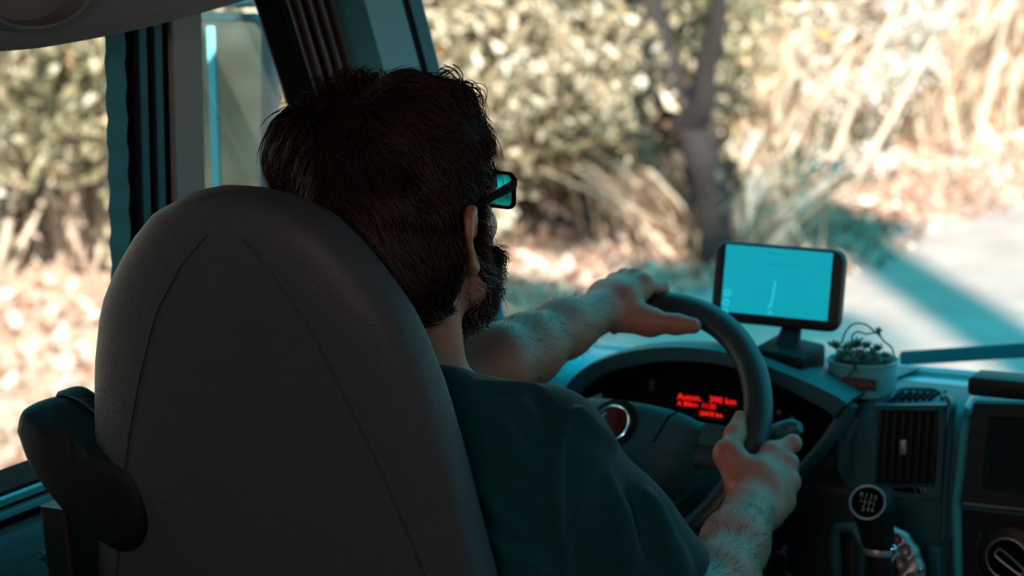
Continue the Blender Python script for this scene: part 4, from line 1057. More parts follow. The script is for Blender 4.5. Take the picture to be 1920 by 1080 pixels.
# nails on the thumbs: shallow raised plates
for tp, ip, nn in ((R_TH[3], R_TH[2], nrm(EN * 0.8 - EXW * 0.3)), (L_TH[3], L_TH[2], nrm(EN + 0.3 * EU))):
    ax = nrm(tp - ip); c = tp + nn * 0.0072 + ax * 0.001; sd_ = np.cross(ax, nn)
    FB.ell(c, (0.0050, 0.0072, 0.0020), 0.0006, rot=np.array([sd_, ax, nn]))
body, BV = FB.build('body', M_SKIN, man, 2)
WLOC[body.name] = WLOC[man.name]
for sx in (1, -1):
    e_ = MB().lathe(Hp(sx * 0.032, 0.080, 0.0), hf, [(0.001, -0.0115), (0.008, -0.008), (0.0115, 0), (0.009, 0.0075), (0.005, 0.0106), (0.001, 0.0115)], 20).build('eyeball', M_EYE, man)
    WLOC[e_.name] = WLOC[man.name]
    MB().lathe(Hp(sx * 0.032, 0.0908, 0.0), hf, [(0.0048, 0), (0.003, 0.0012), (0.001, 0.0014)], 16).build('iris', M_VOID, e_)

# t-shirt
FS = Field((Hc[0] - 0.34, 1.04, 0.56), (Hc[0] + 0.36, 1.62, NB[2] + 0.10), 0.003)
FS.cone(RS, LS, 0.069, 0.069)
for P in (RS, LS):
    FS.cone(NB + V3(0, -0.012, -0.030), P + V3(0, -0.01, 0.018), 0.066, 0.060, 0.05)
FS.ell(V3(Hc[0], Hc[1] + 0.025, Hc[2] - 0.40), (0.182, 0.130, 0.225), 0.06)
FS.ell(V3(Hc[0], Hc[1] + 0.06, Hc[2] - 0.60), (0.178, 0.142, 0.21), 0.06)
def sleeve(S_, E_, f_, r0, r1):
    h = S_ + (E_ - S_) * f_; d_ = nrm(E_ - S_)
    FS.chain([S_, S_ * 0.5 + h * 0.5, h + d_ * 0.02], [r0, (r0 + r1) / 2, r1], 0.03)
    FS.plane_cut(h, d_, h - 0.11, h + 0.11, 0.003)
    FS.cone(h - d_ * 0.035, h + d_ * 0.02, r1 - 0.008, r1 - 0.004, 0.002, 'sub')
    return h, d_
hR = sleeve(RS, RE, 0.78, 0.068, 0.058); hL = sleeve(LS, LE, 0.62, 0.070, 0.062)
def fold(px_pts, r0, k, op='add', sink=0.0):
    P = [FS.hit(px, py) for px, py in px_pts]; P = [p for p in P if p is not None]
    if len(P) > 1:
        P = spline(P, 4 * len(P)); n_ = FS.grad(P)
        P = P - n_ * sink
        for i in range(len(P) - 1): FS.cone(P[i], P[i + 1], r0 * (0.5 + 0.5 * math.sin(math.pi * (i + 0.5) / len(P))), r0 * (0.5 + 0.5 * math.sin(math.pi * (i + 1.5) / len(P))), k, op)
fold([(1090, 772), (1068, 800), (1056, 850), (1052, 920), (1054, 1000), (1062, 1075)], 0.007, 0.010, 'add', 0.003)
fold([(1075, 800), (1068, 850), (1064, 930), (1066, 1000)], 0.004, 0.012, 'sub', -0.004)
fold([(1090, 775), (1108, 800), (1150, 830), (1200, 862)], 0.006, 0.012, 'add', 0.003)
fold([(1215, 930), (1240, 980), (1265, 1040), (1280, 1075)], 0.007, 0.014, 'add', 0.003)
fold([(1180, 920), (1210, 990), (1230, 1060)], 0.006, 0.014, 'sub', -0.004)
fold([(1140, 900), (1170, 980), (1180, 1060)], 0.006, 0.014, 'add', 0.003)
fold([(850, 742), (900, 728), (960, 727), (1010, 728)], 0.006, 0.010, 'add', 0.002)
fold([(1000, 738), (1030, 780), (1040, 830)], 0.004, 0.012, 'sub', -0.004)
for (px, py), (qx, qy) in (((880, 900), (980, 1000)), ((900, 1000), (1010, 1060)), ((940, 800), (1000, 880))):
    fold([(px, py), ((px + qx) / 2, (py + qy) / 2 + 8), (qx, qy)], 0.005, 0.014, 'add', 0.003)
# collar: ribbed band, then open the neck
nx = nrm(Hp(0.004, -0.022, -0.055) - NB); c0 = NB + nx * 0.036 + V3(0, 0.006, 0)
u_ = nrm(np.cross(nx, V3(0, 1, 0))); v_ = np.cross(nx, u_)
FS.cone(NB - nx * 0.03, c0, 0.080, 0.072, 0.02)
FS.plane_cut(c0 + nx * 0.004, nrm(nx + V3(0, 0.30, 0)), c0 - 0.12, c0 + 0.12, 0.004)
FS.cone(c0 - nx * 0.03, c0 + nx * 0.05, 0.066, 0.068, 0.003, 'sub')
# cloth is not perfectly smooth: broad shallow waves
n3 = np.meshgrid(*[FS.lo[k] + FS.h * np.arange(FS.n[k]) for k in range(3)], indexing='ij', sparse=True)
FS.a += (0.0016 * np.sin(38 * n3[0] + 21 * n3[2] + 3) * np.sin(29 * n3[1] - 33 * n3[2]) + 0.0009 * np.sin(90 * n3[0] - 40 * n3[1]) * np.sin(75 * n3[2] + 20 * n3[0])).astype(np.float32)
shirt, _ = FS.build('t_shirt', M_SHIRT, man, 2)
WLOC[shirt.name] = WLOC[man.name]
cr = [c0 + nx * 0.002 + 0.0672 * (math.cos(a) * u_ + math.sin(a) * v_) - V3(0, 0, 1) * (0.020 * math.sin(a) * v_[1]) for a in np.linspace(0, 2 * math.pi, 61)]
col_ = MB().tube(cr, 0.0052, 10).build('collar', M_SHIRT, shirt)
hem_c = hR[0] - hR[1] * 0.016
# trousers and shoes, under the wheel
hip = V3(Hc[0], Hc[1] + 0.12, 0.60)
FT = Field((Hc[0] - 0.30, 1.10, 0.0), (Hc[0] + 0.34, 2.2, 0.72), 0.008)
FT.ell(hip, (0.185, 0.15, 0.13))
for sx, kx in ((1, 0.14), (-1, -0.14)):
    kn = V3(Hc[0] + kx, 1.74, 0.57); an = V3(Hc[0] + kx * 0.9, 1.90, 0.14)
    FT.chain([hip + V3(sx * 0.09, 0.0, -0.01), kn, an], [0.092, 0.066, 0.05], 0.03)
    sh = Field(an - V3(0.09, 0.12, 0.14), an + V3(0.09, 0.22, 0.08), 0.006)
    sh.chain([an + V3(0, -0.03, -0.075), an + V3(0, 0.08, -0.09), an + V3(0, 0.15, -0.095)], [0.042, 0.038, 0.032], 0.02); sh.cone(an, an + V3(0, 0, -0.06), 0.045, 0.045, 0.02)
    sh.build('shoe', M_SHOE, man, 1)
FT.build('trousers', M_TROUS, man, 1)

# hair: dense undercoat sculpted to the silhouette, then strands over it
FH = Field(Hp(-0.19, -0.17, -0.15), Hp(0.16, 0.19, 0.20), 0.003)
FH.ell(Hp(0, -0.018, 0.032), (0.080, 0.101, 0.080), rot=HR)
def hb(px, py, dd, r_, k=0.02): 
    p = U(px, py, d=2.6 + dd); FH.cone(p, p + V3(0, 0, 0.001), r_, r_, k)
def hchain(pts, k=0.02): FH.chain([U(px, py, d=2.6 + dd) for px, py, dd, r_ in pts], [r_ for *_, r_ in pts], k)
hchain([(570, 300, 0.02, 0.026), (584, 268, 0.02, 0.031), (620, 250, 0.03, 0.027), (672, 268, 0.03, 0.026)], 0.03)
hchain([(590, 305, 0.0, 0.036), (640, 290, -0.03, 0.040), (700, 300, -0.05, 0.045)], 0.03)
hchain([(735, 222, 0.0, 0.028), (765, 214, -0.01, 0.033), (826, 222, 0.02, 0.031)], 0.03)
hchain([(840, 205, 0.05, 0.020), (868, 255, 0.06, 0.019), (886, 300, 0.06, 0.013)], 0.02)
hchain([(850, 330, 0.0, 0.022), (856, 380, -0.02, 0.015), (832, 440, -0.04, 0.018), (826, 500, -0.05, 0.018), (802, 548, -0.05, 0.016)], 0.02)
hchain([(760, 420, -0.08, 0.045), (770, 500, -0.07, 0.045), (786, 540, -0.06, 0.024)], 0.03)
hchain([(700, 420, -0.07, 0.05), (700, 520, -0.06, 0.045)], 0.03)
hchain([(892, 380, 0.03, 0.006), (892, 330, 0.04, 0.011)], 0.012)
hairbase, HV = FH.build('hair', M_HAIRBASE, man, 2)
WLOC[hairbase.name] = WLOC[man.name]
def noise3(P, s, ph): return np.stack([np.sin(P[..., 1] * s + ph) + np.sin(P[..., 2] * s * 1.7 + ph * 2), np.sin(P[..., 2] * s * 1.1 + ph * 3) + np.sin(P[..., 0] * s * 1.5 + ph), np.sin(P[..., 0] * s * 0.9 + ph) + np.sin(P[..., 1] * s * 1.6 + ph * 5)], -1) * 0.5
def comb(field, roots, flow, steps, length, lift0, lift1, curl, ph=0.0, grav=0.0, wave=0.7):
    """grow polylines over a field surface"""
    n = len(roots); g = field.grad(roots); P = roots - g * 0.002; out = [P.copy()]; st = (np.asarray(length) / steps).reshape(-1, 1)
    lift0, lift1 = np.asarray(lift0).reshape(-1), np.asarray(lift1).reshape(-1)
    tw = rng.uniform(0, 6.28, (n, 1)); fr = rng.uniform(0.7, 1.4, (n, 1)); 
    for k in range(steps):
        g = field.grad(P, 0.004); d_ = flow(P) + wave * noise3(P, 95, ph) + curl * np.concatenate([np.sin(tw + fr * k * 1.1), np.cos(tw + fr * k * 1.1), np.sin(tw * 2 + fr * k)], 1)
        d_[:, 2] -= grav * k / steps
        d_ = d_ - g * np.sum(d_ * g, 1, keepdims=True) * 0.8
        d_ /= np.linalg.norm(d_, axis=1, keepdims=True) + 1e-9
        P = P + d_ * st
        want = lift0 + (lift1 - lift0) * (k + 1) / steps
        P = P + g * (want - field.sample(P)).reshape(-1, 1) * 0.7
        out.append(P.copy())
    return np.stack(out, 1)
KR = U(655, 215, d=2.57)
def hflow(P):
    d_ = P - KR; d_ = d_ / (np.linalg.norm(d_, axis=1, keepdims=True) + 1e-6)
    d_[:, 2] -= 0.30
    d_ = d_ + 0.35 * RT
    return d_
HG = FH.grad(HV)
sel = rng.choice(len(HV), 7500, replace=False); roots = HV[sel]; N = len(roots)
L_ = rng.uniform(0.03, 0.065, N); lf = np.abs(rng.normal(0.004, 0.003, N)); lf[rng.random(N) < 0.05] += 0.008
P1 = comb(FH, roots, hflow, 11, L_, 0.001, lf, 0.42, 1.3)
LP = np.stack([(P1 - Hc) @ hr, (P1 - Hc) @ hf, (P1 - Hc) @ hu], -1)
keep = ~np.any((LP[..., 0] > 0.055) & (LP[..., 1] > -0.040) & (LP[..., 1] < 0.035) & (LP[..., 2] < 0.006), axis=1)
P1 = P1[keep]; N = len(P1)
# the long sweep on the left: strands arching over and dropping
lob = HV[(HV - Hc) @ RT < -0.055]; lob = lob[rng.choice(len(lob), 1300)]
P2 = comb(FH, lob, lambda P: np.tile(-RT * 0.8 + V3(0, 0, -0.25), (len(P), 1)), 10, rng.uniform(0.04, 0.09, len(lob)), 0.002, np.abs(rng.normal(0.006, 0.005, len(lob))), 0.2, 2.1, grav=2.2)
s1 = strands('hair_strands', np.concatenate([P1]), 0.00055 * rng.uniform(0.7, 1.3, N), M_STRAND, hairbase)
strands('swept_locks', P2, 0.00055 * rng.uniform(0.7, 1.3, len(lob)), M_STRAND, hairbase)
# loose curls above the right of the crown
cur = []
for i in range(110):
    cx, cy = rng.uniform(838, 884), 0; cy = 150 + (cx - 838) * 1.05 + rng.normal(0, 9); dd = rng.uniform(0.0, 0.07)
    c = U(cx, cy, d=2.6 + dd); r0 = rng.uniform(0.005, 0.0155); a0 = rng.uniform(0, 6.28); sp = rng.choice([-1, 1]) * rng.uniform(3.0, 6.5)
    e1 = nrm(RT + rng.normal(0, 0.3, 3)); e2 = nrm(UP + rng.normal(0, 0.3, 3)); t = np.linspace(0, 1, 14)
    rr = r0 * (1 - 0.4 * t)
    cur.append(c + (np.cos(a0 + sp * t) * rr)[:, None] * e1 + (np.sin(a0 + sp * t) * rr)[:, None] * e2 + (t * rng.normal(0, 0.008))[:, None] * FW)
strands('loose_curls', np.array(cur), 0.0008 * rng.uniform(0.7, 1.4, len(cur)), M_STRAND, hairbase)
# cowlick standing up at the crown, wisps along the outline
cow = []
for i in range(170):
    b = (rng.uniform(655, 735), rng.uniform(176, 196)); tip = (b[0] - 18 + rng.normal(0, 14), 112 + abs(rng.normal(0, 14)) + 0.25 * abs(b[0] - 690)); bend = rng.normal(0, 12)
    dd = rng.uniform(-0.02, 0.04); t = np.linspace(0, 1, 14)
    px = b[0] + (tip[0] - b[0]) * t + (bend - 16) * np.sin(t * math.pi); py = b[1] + (tip[1] - b[1]) * t - 4 * np.sin(t * math.pi) + rng.uniform(0, 16) * t ** 4
    cow.append(np.array([U(x_, y_, d=2.6 + dd + 0.01 * tt) for x_, y_, tt in zip(px, py, t)]))
strands('cowlick', np.array(cow), 0.0007 * rng.uniform(0.7, 1.3, len(cow)), M_STRAND, hairbase)
wis = []
for bx, by, tx, ty, bw, n_ in ((880, 225, 925, 300, 16, 45), (860, 165, 895, 215, 18, 30), (690, 190, 570, 165, -14, 50), (640, 170, 512, 300, -18, 60), (560, 200, 530, 345, -22, 60), (790, 150, 850, 150, -10, 40), (905, 300, 922, 345, 8, 30)):
    for i in range(n_):
        t = np.linspace(0, 1, 14); x0, y0, x1, y1 = bx + rng.normal(0, 7), by + rng.normal(0, 7), tx + rng.normal(0, 9), ty + rng.normal(0, 10); nx_, ny_ = (y1 - y0), -(x1 - x0); ln = math.hypot(nx_, ny_); b_ = bw * rng.uniform(0.2, 1.8)
        px = x0 + (x1 - x0) * t + nx_ / ln * b_ * np.sin(t * 3.14); py = y0 + (y1 - y0) * t + ny_ / ln * b_ * np.sin(t * 3.14); dd = rng.uniform(0.0, 0.06)
        wis.append(np.array([U(a_, c_, d=2.6 + dd) for a_, c_ in zip(px, py)]))
wis = np.array(wis); wl_ = (wis[:, 0] - Hc) @ RT < -0.02
for part_ in (wis[wl_], wis[~wl_]): strands('wisps', part_, 0.00042 * rng.uniform(0.7, 1.3, len(part_)), M_STRAND, hairbase)

# beard
FD = Field(Hp(-0.11, -0.02, -0.18), Hp(0.11, 0.16, 0.05), 0.0028)
for sx in (1, -1):
    FD.chain([Hp(sx * 0.0735, 0.026, 0.005), Hp(sx * 0.0705, 0.022, -0.03), Hp(sx * 0.066, 0.026, -0.06), Hp(sx * 0.053, 0.052, -0.088), Hp(sx * 0.028, 0.080, -0.104), Hp(0, 0.090, -0.112)], [0.007, 0.010, 0.013, 0.018, 0.021, 0.023], 0.015)
    FD.chain([Hp(sx * 0.068, 0.016, -0.045), Hp(sx * 0.060, 0.016, -0.082), Hp(sx * 0.040, 0.045, -0.112)], [0.008, 0.010, 0.012], 0.015)
    FD.chain([Hp(sx * 0.060, 0.066, -0.055), Hp(sx * 0.040, 0.088, -0.075), Hp(sx * 0.032, 0.098, -0.062), Hp(0.0, 0.108, -0.054)], [0.014, 0.014, 0.010, 0.008], 0.012)
    FD.chain([Hp(sx * 0.045, 0.055, -0.11), Hp(0, 0.075, -0.128)], [0.014, 0.018], 0.015)
beard, DV = FD.build('beard', M_HAIRBASE, man, 2)
WLOC[beard.name] = WLOC[man.name]
sel = rng.choice(len(DV), 4200, replace=len(DV) < 4200)
P3 = comb(FD, DV[sel], lambda P: np.tile(hf * 0.35 + V3(0, 0, -0.75), (len(P), 1)) + 0.5 * FD.grad(P), 6, rng.uniform(0.010, 0.024, len(sel)), 0.001, np.abs(rng.normal(0.0045, 0.003, len(sel))), 0.6, 0.4)
strands('beard_strands', P3, 0.00036 * rng.uniform(0.7, 1.3, len(sel)), M_BEARD, beard)
# hair on the forearms
def arm_hair(E_, W_, n):
    d_ = W_ - E_; L = np.linalg.norm(d_); d_ /= L; q_ = BV - E_; t = q_ @ d_; rad_ = np.linalg.norm(q_ - t[:, None] * d_, axis=1)
    c = BV[(t > -0.01) & (t < L * 0.98) & (rad_ < 0.06)]; c = c[rng.choice(len(c), n)]
    return comb(FB, c, lambda P: np.tile(d_ * 0.8 + V3(0, 0, -0.5), (len(P), 1)), 5, rng.uniform(0.008, 0.018, n), 0.0008, np.abs(rng.normal(0.004, 0.003, n)), 0.5, 3.0)
strands('arm_hair', np.concatenate([arm_hair(RE, RW, 900), arm_hair(LE, LW, 700)]), 0.00016 * rng.uniform(0.7, 1.3, 1600), M_ARMHAIR, body)

# ================================================================== SPECTACLES
sp = thing('eyeglasses', Hp(0, 0.10, -0.02), 'black rectangular eyeglasses worn by the driver', 'glasses')
for sx in (1, -1):
    c = Hp(sx * 0.034, 0.111, 0.010); ex_ = nrm(hr * 1.0 - hf * 0.16 * sx); 
    lo = rrect(c, ex_, hu, 0.030, 0.0195, 0.009, 6); li = rrect(c, ex_, hu, 0.0268, 0.0165, 0.007, 6)
    nn = np.cross(ex_, hu)
    MB().loft([[p + nn * 0.0018 for p in li], [p + nn * 0.002 for p in lo], [p - nn * 0.002 for p in lo], [p - nn * 0.0018 for p in li], [p + nn * 0.0018 for p in li]], False, False).build('rim', M_FRAME, sp)
    MB().loft([[p + nn * 0.0005 for p in li], [p - nn * 0.0005 for p in li]]).build('lens', G_LENS, sp, smooth=False)
    h0 = Hp(sx * 0.0645, 0.106, 0.020); h1 = Hp(sx * 0.0725, 0.092, 0.020); h2 = Hp(sx * 0.0785, 0.03, 0.012); h3 = Hp(sx * 0.0785, -0.004, 0.004)
    r_ = []
    for p, w_, t_ in ((h0, 0.005, 0.002), (h1, 0.0052, 0.0022), (h1 * 0.5 + h2 * 0.5, 0.0046, 0.0018), (h2, 0.0035, 0.0016), (h3, 0.003, 0.0016), (h3 - hf * 0.016 - hu * 0.014, 0.0025, 0.0016)):
        r_.append([p + hu * a * w_ + hr * b * t_ for a, b in ((1, 0.6), (0.6, 1), (-0.6, 1), (-1, 0.6), (-1, -0.6), (-0.6, -1), (0.6, -1), (1, -0.6))])
    MB().loft(r_).build('temple', M_FRAME, sp)
MB().tube([Hp(-0.008, 0.112, 0.016), Hp(0, 0.116, 0.019), Hp(0.008, 0.112, 0.016)], 0.0018, 8).build('bridge', M_FRAME, sp)

# ================================================================== TREES, BUSHES, GRASS
OLIVE = [(0, (0.11, 0.10, 0.055)), (0.35, (0.29, 0.26, 0.15)), (0.7, (0.46, 0.42, 0.28)), (0.95, (0.72, 0.68, 0.55)), (1, (0.60, 0.32, 0.14))]
CREAM = [(0, (0.18, 0.14, 0.09)), (0.3, (0.42, 0.36, 0.24)), (0.7, (0.60, 0.54, 0.41)), (0.93, (0.80, 0.76, 0.68)), (1, (0.70, 0.50, 0.20))]
TAN = [(0, (0.24, 0.15, 0.09)), (0.3, (0.50, 0.36, 0.24)), (0.7, (0.66, 0.52, 0.39)), (1, (0.85, 0.80, 0.72))]
M_OLIVE = leaf_mat('olive leaves', OLIVE); M_CREAM = leaf_mat('pale autumn leaves', CREAM); M_TAN = leaf_mat('dry tan leaves', TAN)
M_STRAW = leaf_mat('straw blades', [(0, (0.34, 0.23, 0.15)), (0.5, (0.58, 0.45, 0.33)), (1, (0.82, 0.76, 0.66))], 0.25)
M_LITTER = leaf_mat('fallen leaves', [(0, (0.18, 0.10, 0.07)), (0.4, (0.40, 0.255, 0.185)), (0.8, (0.52, 0.37, 0.29)), (1, (0.72, 0.62, 0.55))], 0.1)
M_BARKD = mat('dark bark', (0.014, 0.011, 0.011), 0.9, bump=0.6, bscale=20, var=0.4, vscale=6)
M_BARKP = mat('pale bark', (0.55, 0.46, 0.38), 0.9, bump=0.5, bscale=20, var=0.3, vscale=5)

def leaf_cards(C, size, asp, r, droop=0.0, dirs=None):
    n = len(C); a = r.normal(0, 1, (n, 3)) if dirs is None else dirs + r.normal(0, 0.25, (n, 3))
    a[:, 2] -= droop; a /= np.linalg.norm(a, axis=1, keepdims=True); b = np.cross(a, r.normal(0, 1, (n, 3))); b /= np.linalg.norm(b, axis=1, keepdims=True) + 1e-9
    nn = np.cross(a, b); s = (size * r.uniform(0.6, 1.35, n))[:, None]
    v = np.stack([C - a * s, C + b * s * asp + nn * s * 0.18, C + a * s, C - b * s * asp + nn * s * 0.18], 1)
    return v.reshape(-1, 3), np.arange(n * 4).reshape(-1, 4)

VEG = {}
def veg_mesh(key, kind, seed):
    """(foliage verts, faces, stem MB) around the origin"""
    r = np.random.default_rng(seed); st = MB()
    if kind in ('bush', 'low'):
        H, Wd_ = (2.6, 1.25) if kind == 'bush' else (0.95, 0.55); nl = 34 if kind == 'bush' else 9; C = []
        for i in range(nl):
            th = r.uniform(0, 6.28); q_ = math.sqrt(r.uniform(0, 1)); h = r.uniform(0.05, 1.0); w_ = Wd_ * (1.05 - 0.55 * h) * q_
            c = V3(w_ * math.cos(th), w_ * math.sin(th), H * h); rad_ = r.uniform(0.26, 0.5); n = int(520 * (rad_ / 0.4) ** 2)
            d_ = r.normal(0, 1, (n, 3)); d_ /= np.linalg.norm(d_, axis=1, keepdims=True)
            C.append(c + d_ * rad_ * (0.35 + 0.95 * r.uniform(0, 1, (n, 1)) ** 0.7) * np.array([1, 1, 0.85]) * (1 if kind == 'bush' else 0.7))
            st.tube(spline([V3(0.1 * math.cos(th), 0.1 * math.sin(th), -0.15), c * V3(0.5, 0.5, 0.55), c], 6), [0.025, 0.022, 0.018, 0.014, 0.010, 0.006], 5)
        v, f = leaf_cards(np.concatenate(C), 0.045, 0.48, r)
    elif kind == 'tree':
        H = 5.2; C = []; top = V3(0.25, 0.1, H * 0.8)
        st.tube(spline([V3(0, 0, -0.2), V3(0.05, 0.03, 1.2), V3(-0.08, 0.05, 2.6), top], 14), np.linspace(0.10, 0.035, 14), 9)
        for i in range(34):
            h = r.uniform(0.22, 1.0); th = r.uniform(0, 6.28); w_ = 1.5 * math.sqrt(r.uniform(0.05, 1)) * (1.1 - 0.5 * abs(h - 0.55))
            c = V3(w_ * math.cos(th), w_ * math.sin(th), H * h); rad_ = r.uniform(0.28, 0.52); n = int(430 * (rad_ / 0.4) ** 2)
            d_ = r.normal(0, 1, (n, 3)); d_ /= np.linalg.norm(d_, axis=1, keepdims=True)
            C.append(c + d_ * rad_ * (0.3 + 1.0 * r.uniform(0, 1, (n, 1)) ** 0.7))
            s0 = V3(0, 0, max(0.5, H * h * 0.6)); st.tube(spline([s0, (s0 + c) / 2 + V3(0, 0, 0.1), c], 6), [0.03, 0.025, 0.02, 0.016, 0.012, 0.007], 5)
        v, f = leaf_cards(np.concatenate(C), 0.05, 0.5, r)
    elif kind == 'sapling':
        H = 4.5; C = []
        for j in range(3):
            bx, by = r.normal(0, 0.18, 2); lean = r.normal(0, 0.12, 2); p1 = V3(bx + lean[0] * H, by + lean[1] * H, H * r.uniform(0.8, 1.0))
            pts = spline([V3(bx, by, -0.2), V3(bx, by, 0) * 0.5 + p1 * 0.5 + V3(r.normal(0, .08), r.normal(0, .08), 0), p1], 12)
            st.tube(pts, np.linspace(0.035, 0.01, 12), 6)
            for i in range(16):
                p = pts[r.integers(1, 12)]; d_ = nrm(V3(r.normal(), r.normal(), r.uniform(0.3, 1.6))); L = r.uniform(0.3, 0.9); e_ = p + d_ * L
                st.tube([p, p + d_ * L * 0.5 + V3(0, 0, 0.04), e_], [0.010, 0.007, 0.004], 4)
                C.append(p + d_ * r.uniform(0.2, 1.0, (60, 1)) * L + r.normal(0, 0.10, (60, 3)))
        v, f = leaf_cards(np.concatenate(C), 0.055, 0.34, r, 0.8)
    else:   # tall dry grass clump
        n = 420; b = r.normal(0, 0.20, (n, 2)); hgt = r.uniform(0.5, 1.9, n); ln = r.normal(0, 0.22, (n, 2)); vs = []; fs = []
        for i in range(n):
            p0 = V3(b[i, 0], b[i, 1], -0.1); p2 = V3(b[i, 0] + ln[i, 0] * hgt[i], b[i, 1] + ln[i, 1] * hgt[i], hgt[i]); p1 = (p0 + p2) / 2 + V3(0, 0, hgt[i] * 0.12)
            s_ = nrm(V3(r.normal(), r.normal(), 0)) * 0.012; k = len(vs)
            vs += [p0 - s_, p0 + s_, p1 + s_ * 0.8, p1 - s_ * 0.8, p2 + s_ * 1.6, p2 - s_ * 1.6]; fs += [(k, k + 1, k + 2, k + 3), (k + 3, k + 2, k + 4, k + 5)]
        v, f = np.array(vs), np.array(fs)
    return v, f, st

def plant(name, key, kind, seed, m, bark, x, y, sc, label, cat, group=None, rz=None, zoff=0.0):
    rz = rng.uniform(0, 6.28) if rz is None else rz; z = float(terrain_z(np.array(x), np.array(y))) + zoff
    o = bpy.data.objects.new(name, None); COL.objects.link(o); o.location = (x, y, z); o.rotation_euler = (0, 0, rz); o.scale = (sc if np.isscalar(sc) else sc[0],) * 2 + (sc if np.isscalar(sc) else sc[1],)
    tag(o, label, cat, group)
    if key not in VEG:
        v, f, st = veg_mesh(key, kind, seed); parts = []
        me = mk_mesh('foliage', v, f); me.materials.append(m); parts.append(('foliage' if kind != 'grass' else 'blades', me))
        if st.v:
            ms = mk_mesh('stem', st.v, st.f); ms.materials.append(bark); ms.polygons.foreach_set('use_smooth', [True] * len(ms.polygons)); parts.append(('stem' if kind == 'bush' else 'trunk', ms))
        VEG[key] = parts
    for pn, me in VEG[key]:
        c = bpy.data.objects.new(pn, me); COL.objects.link(c); c.parent = o
    return o

def at_az(px, dist):
    """ground position in the direction of a photo column at a horizontal distance from the camera"""
    a = YAW - math.atan((px - 960) / FPX); return CAM[0] - dist * math.sin(a), CAM[1] + dist * math.cos(a)
BUSH = [
    ('olive_bush', 'bushA', 'bush', 3, 'O', -60, 12.2, 1.05, 'olive bush at the far left edge of the side window'),
    ('olive_bush', 'bushB', 'bush', 4, 'O', 130, 12.6, 1.10, 'olive leafy bush in the middle of the side window'),
    ('olive_bush', 'bushC', 'bush', 7, 'O', 330, 12.8, 1.05, 'olive bush showing between side window and wing mirror'),
    ('pale_bush', 'bushD', 'bush', 8, 'C', 520, 13.6, 1.0, 'pale bush just right of the wing mirror'),
    ('pale_bush', 'bushE', 'bush', 9, 'C', 700, 13.8, 1.0, 'pale bush behind the driver\'s hair and front pillar'),
    ('pale_bush', 'bushD', 'bush', 8, 'C', 890, 14.2, 0.95, 'pale cream bush just right of the windscreen pillar'),
    ('pale_bush', 'bushE', 'bush', 9, 'C', 960, 16.2, 1.15, 'pale bush in the second row, right above the driver\'s eyeglasses'),
    ('pale_bush', 'bushG', 'bush', 12, 'C', 1110, 17.0, 1.2, 'pale bush in the second row, between the eyeglasses and the dark trunk'),
    ('pale_bush', 'bushH', 'bush', 13, 'C', 1300, 17.6, 1.1, 'pale bush directly behind the dark leaning trunk'),
    ('pale_bush', 'bushG', 'bush', 12, 'T', 1440, 19.4, 1.05, 'tan bush behind the straw grass above the navigator'),
    ('pale_bush', 'bushE', 'bush', 9, 'O', 420, 15.5, 1.2, 'olive bush in the second row behind the wing mirror'),
    ('olive_bush', 'bushA', 'bush', 3, 'O', 1040, 14.6, 0.92, 'olive bush beyond the driver\'s eyeglasses'),
    ('olive_bush', 'bushF', 'bush', 10, 'O', 1165, 15.4, 0.85, 'olive bush left of the dark tree trunk'),
]
for n_, key, kind, seed, c_, px, ds, sc, lab in BUSH:
    x, y = at_az(px, ds); plant(n_, key + c_, kind, seed, {'O': M_OLIVE, 'C': M_CREAM, 'T': M_TAN}[c_], M_BARKP, x, y, sc, lab, 'bush')
BACK = [
    ('roadside_tree', 'treeA', 'tree', 21, 'O', 20, 16.0, 1.0, 'olive tree behind the bushes in the side window'),
    ('roadside_tree', 'treeB', 'tree', 22, 'C', 240, 16.5, 1.0, 'pale tree behind the folded side blind'),
    ('roadside_tree', 'treeA', 'tree', 21, 'C', 560, 17.5, 1.0, 'pale tree beyond the wing mirror and pillar'),
    ('roadside_tree', 'treeB', 'tree', 22, 'C', 860, 17.6, 1.0, 'pale autumn tree right of the pillar, above the driver\'s head'),
    ('roadside_tree', 'treeC', 'tree', 23, 'C', 1060, 18.2, 1.0, 'cream autumn tree between the pillar and the dark trunk'),
    ('roadside_tree', 'treeC', 'tree', 23, 'T', 1400, 23.5, 0.95, 'tan tree right of the dark trunk, above the navigator'),
    ('roadside_tree', 'treeD', 'tree', 24, 'T', 1700, 27.0, 1.0, 'tan tree at the back, above the potted succulent'),
    ('roadside_tree', 'treeE', 'tree', 25, 'T', 1950, 29.0, 1.0, 'tan tree at the right edge behind the saplings'),
]
for n_, key, kind, seed, c_, px, ds, sc, lab in BACK:
    x, y = at_az(px, ds); plant(n_, key + c_, kind, seed, {'O': M_OLIVE, 'C': M_CREAM, 'T': M_TAN}[c_], M_BARKP, x, y, sc, lab, 'tree')
# dark leaning trunk; the hollow's shade beneath is put in as dark leaves
x, y = at_az(1345, 13.4); z = float(terrain_z(np.array(x), np.array(y)))
dt = thing('dark_tree', (x, y, z), 'dark leaning tree trunk left of centre in the windscreen', 'tree')
tk = [V3(x, y, z - 0.2)] + [U(px, py, y=y + dy) for px, py, dy in ((1335, 370, 0.0), (1312, 290, 0.02), (1282, 215, 0.05), (1248, 140, 0.1), (1230, 70, 0.15), (1214, -10, 0.2), (1195, -110, 0.25), (1170, -300, 0.3))]
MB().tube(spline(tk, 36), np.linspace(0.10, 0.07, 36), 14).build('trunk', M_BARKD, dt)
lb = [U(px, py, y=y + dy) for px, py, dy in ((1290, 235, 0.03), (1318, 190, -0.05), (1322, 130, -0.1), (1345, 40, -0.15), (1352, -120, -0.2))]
MB().tube(spline(lb, 20), np.linspace(0.085, 0.03, 20), 10).build('limb', M_BARKD, dt)
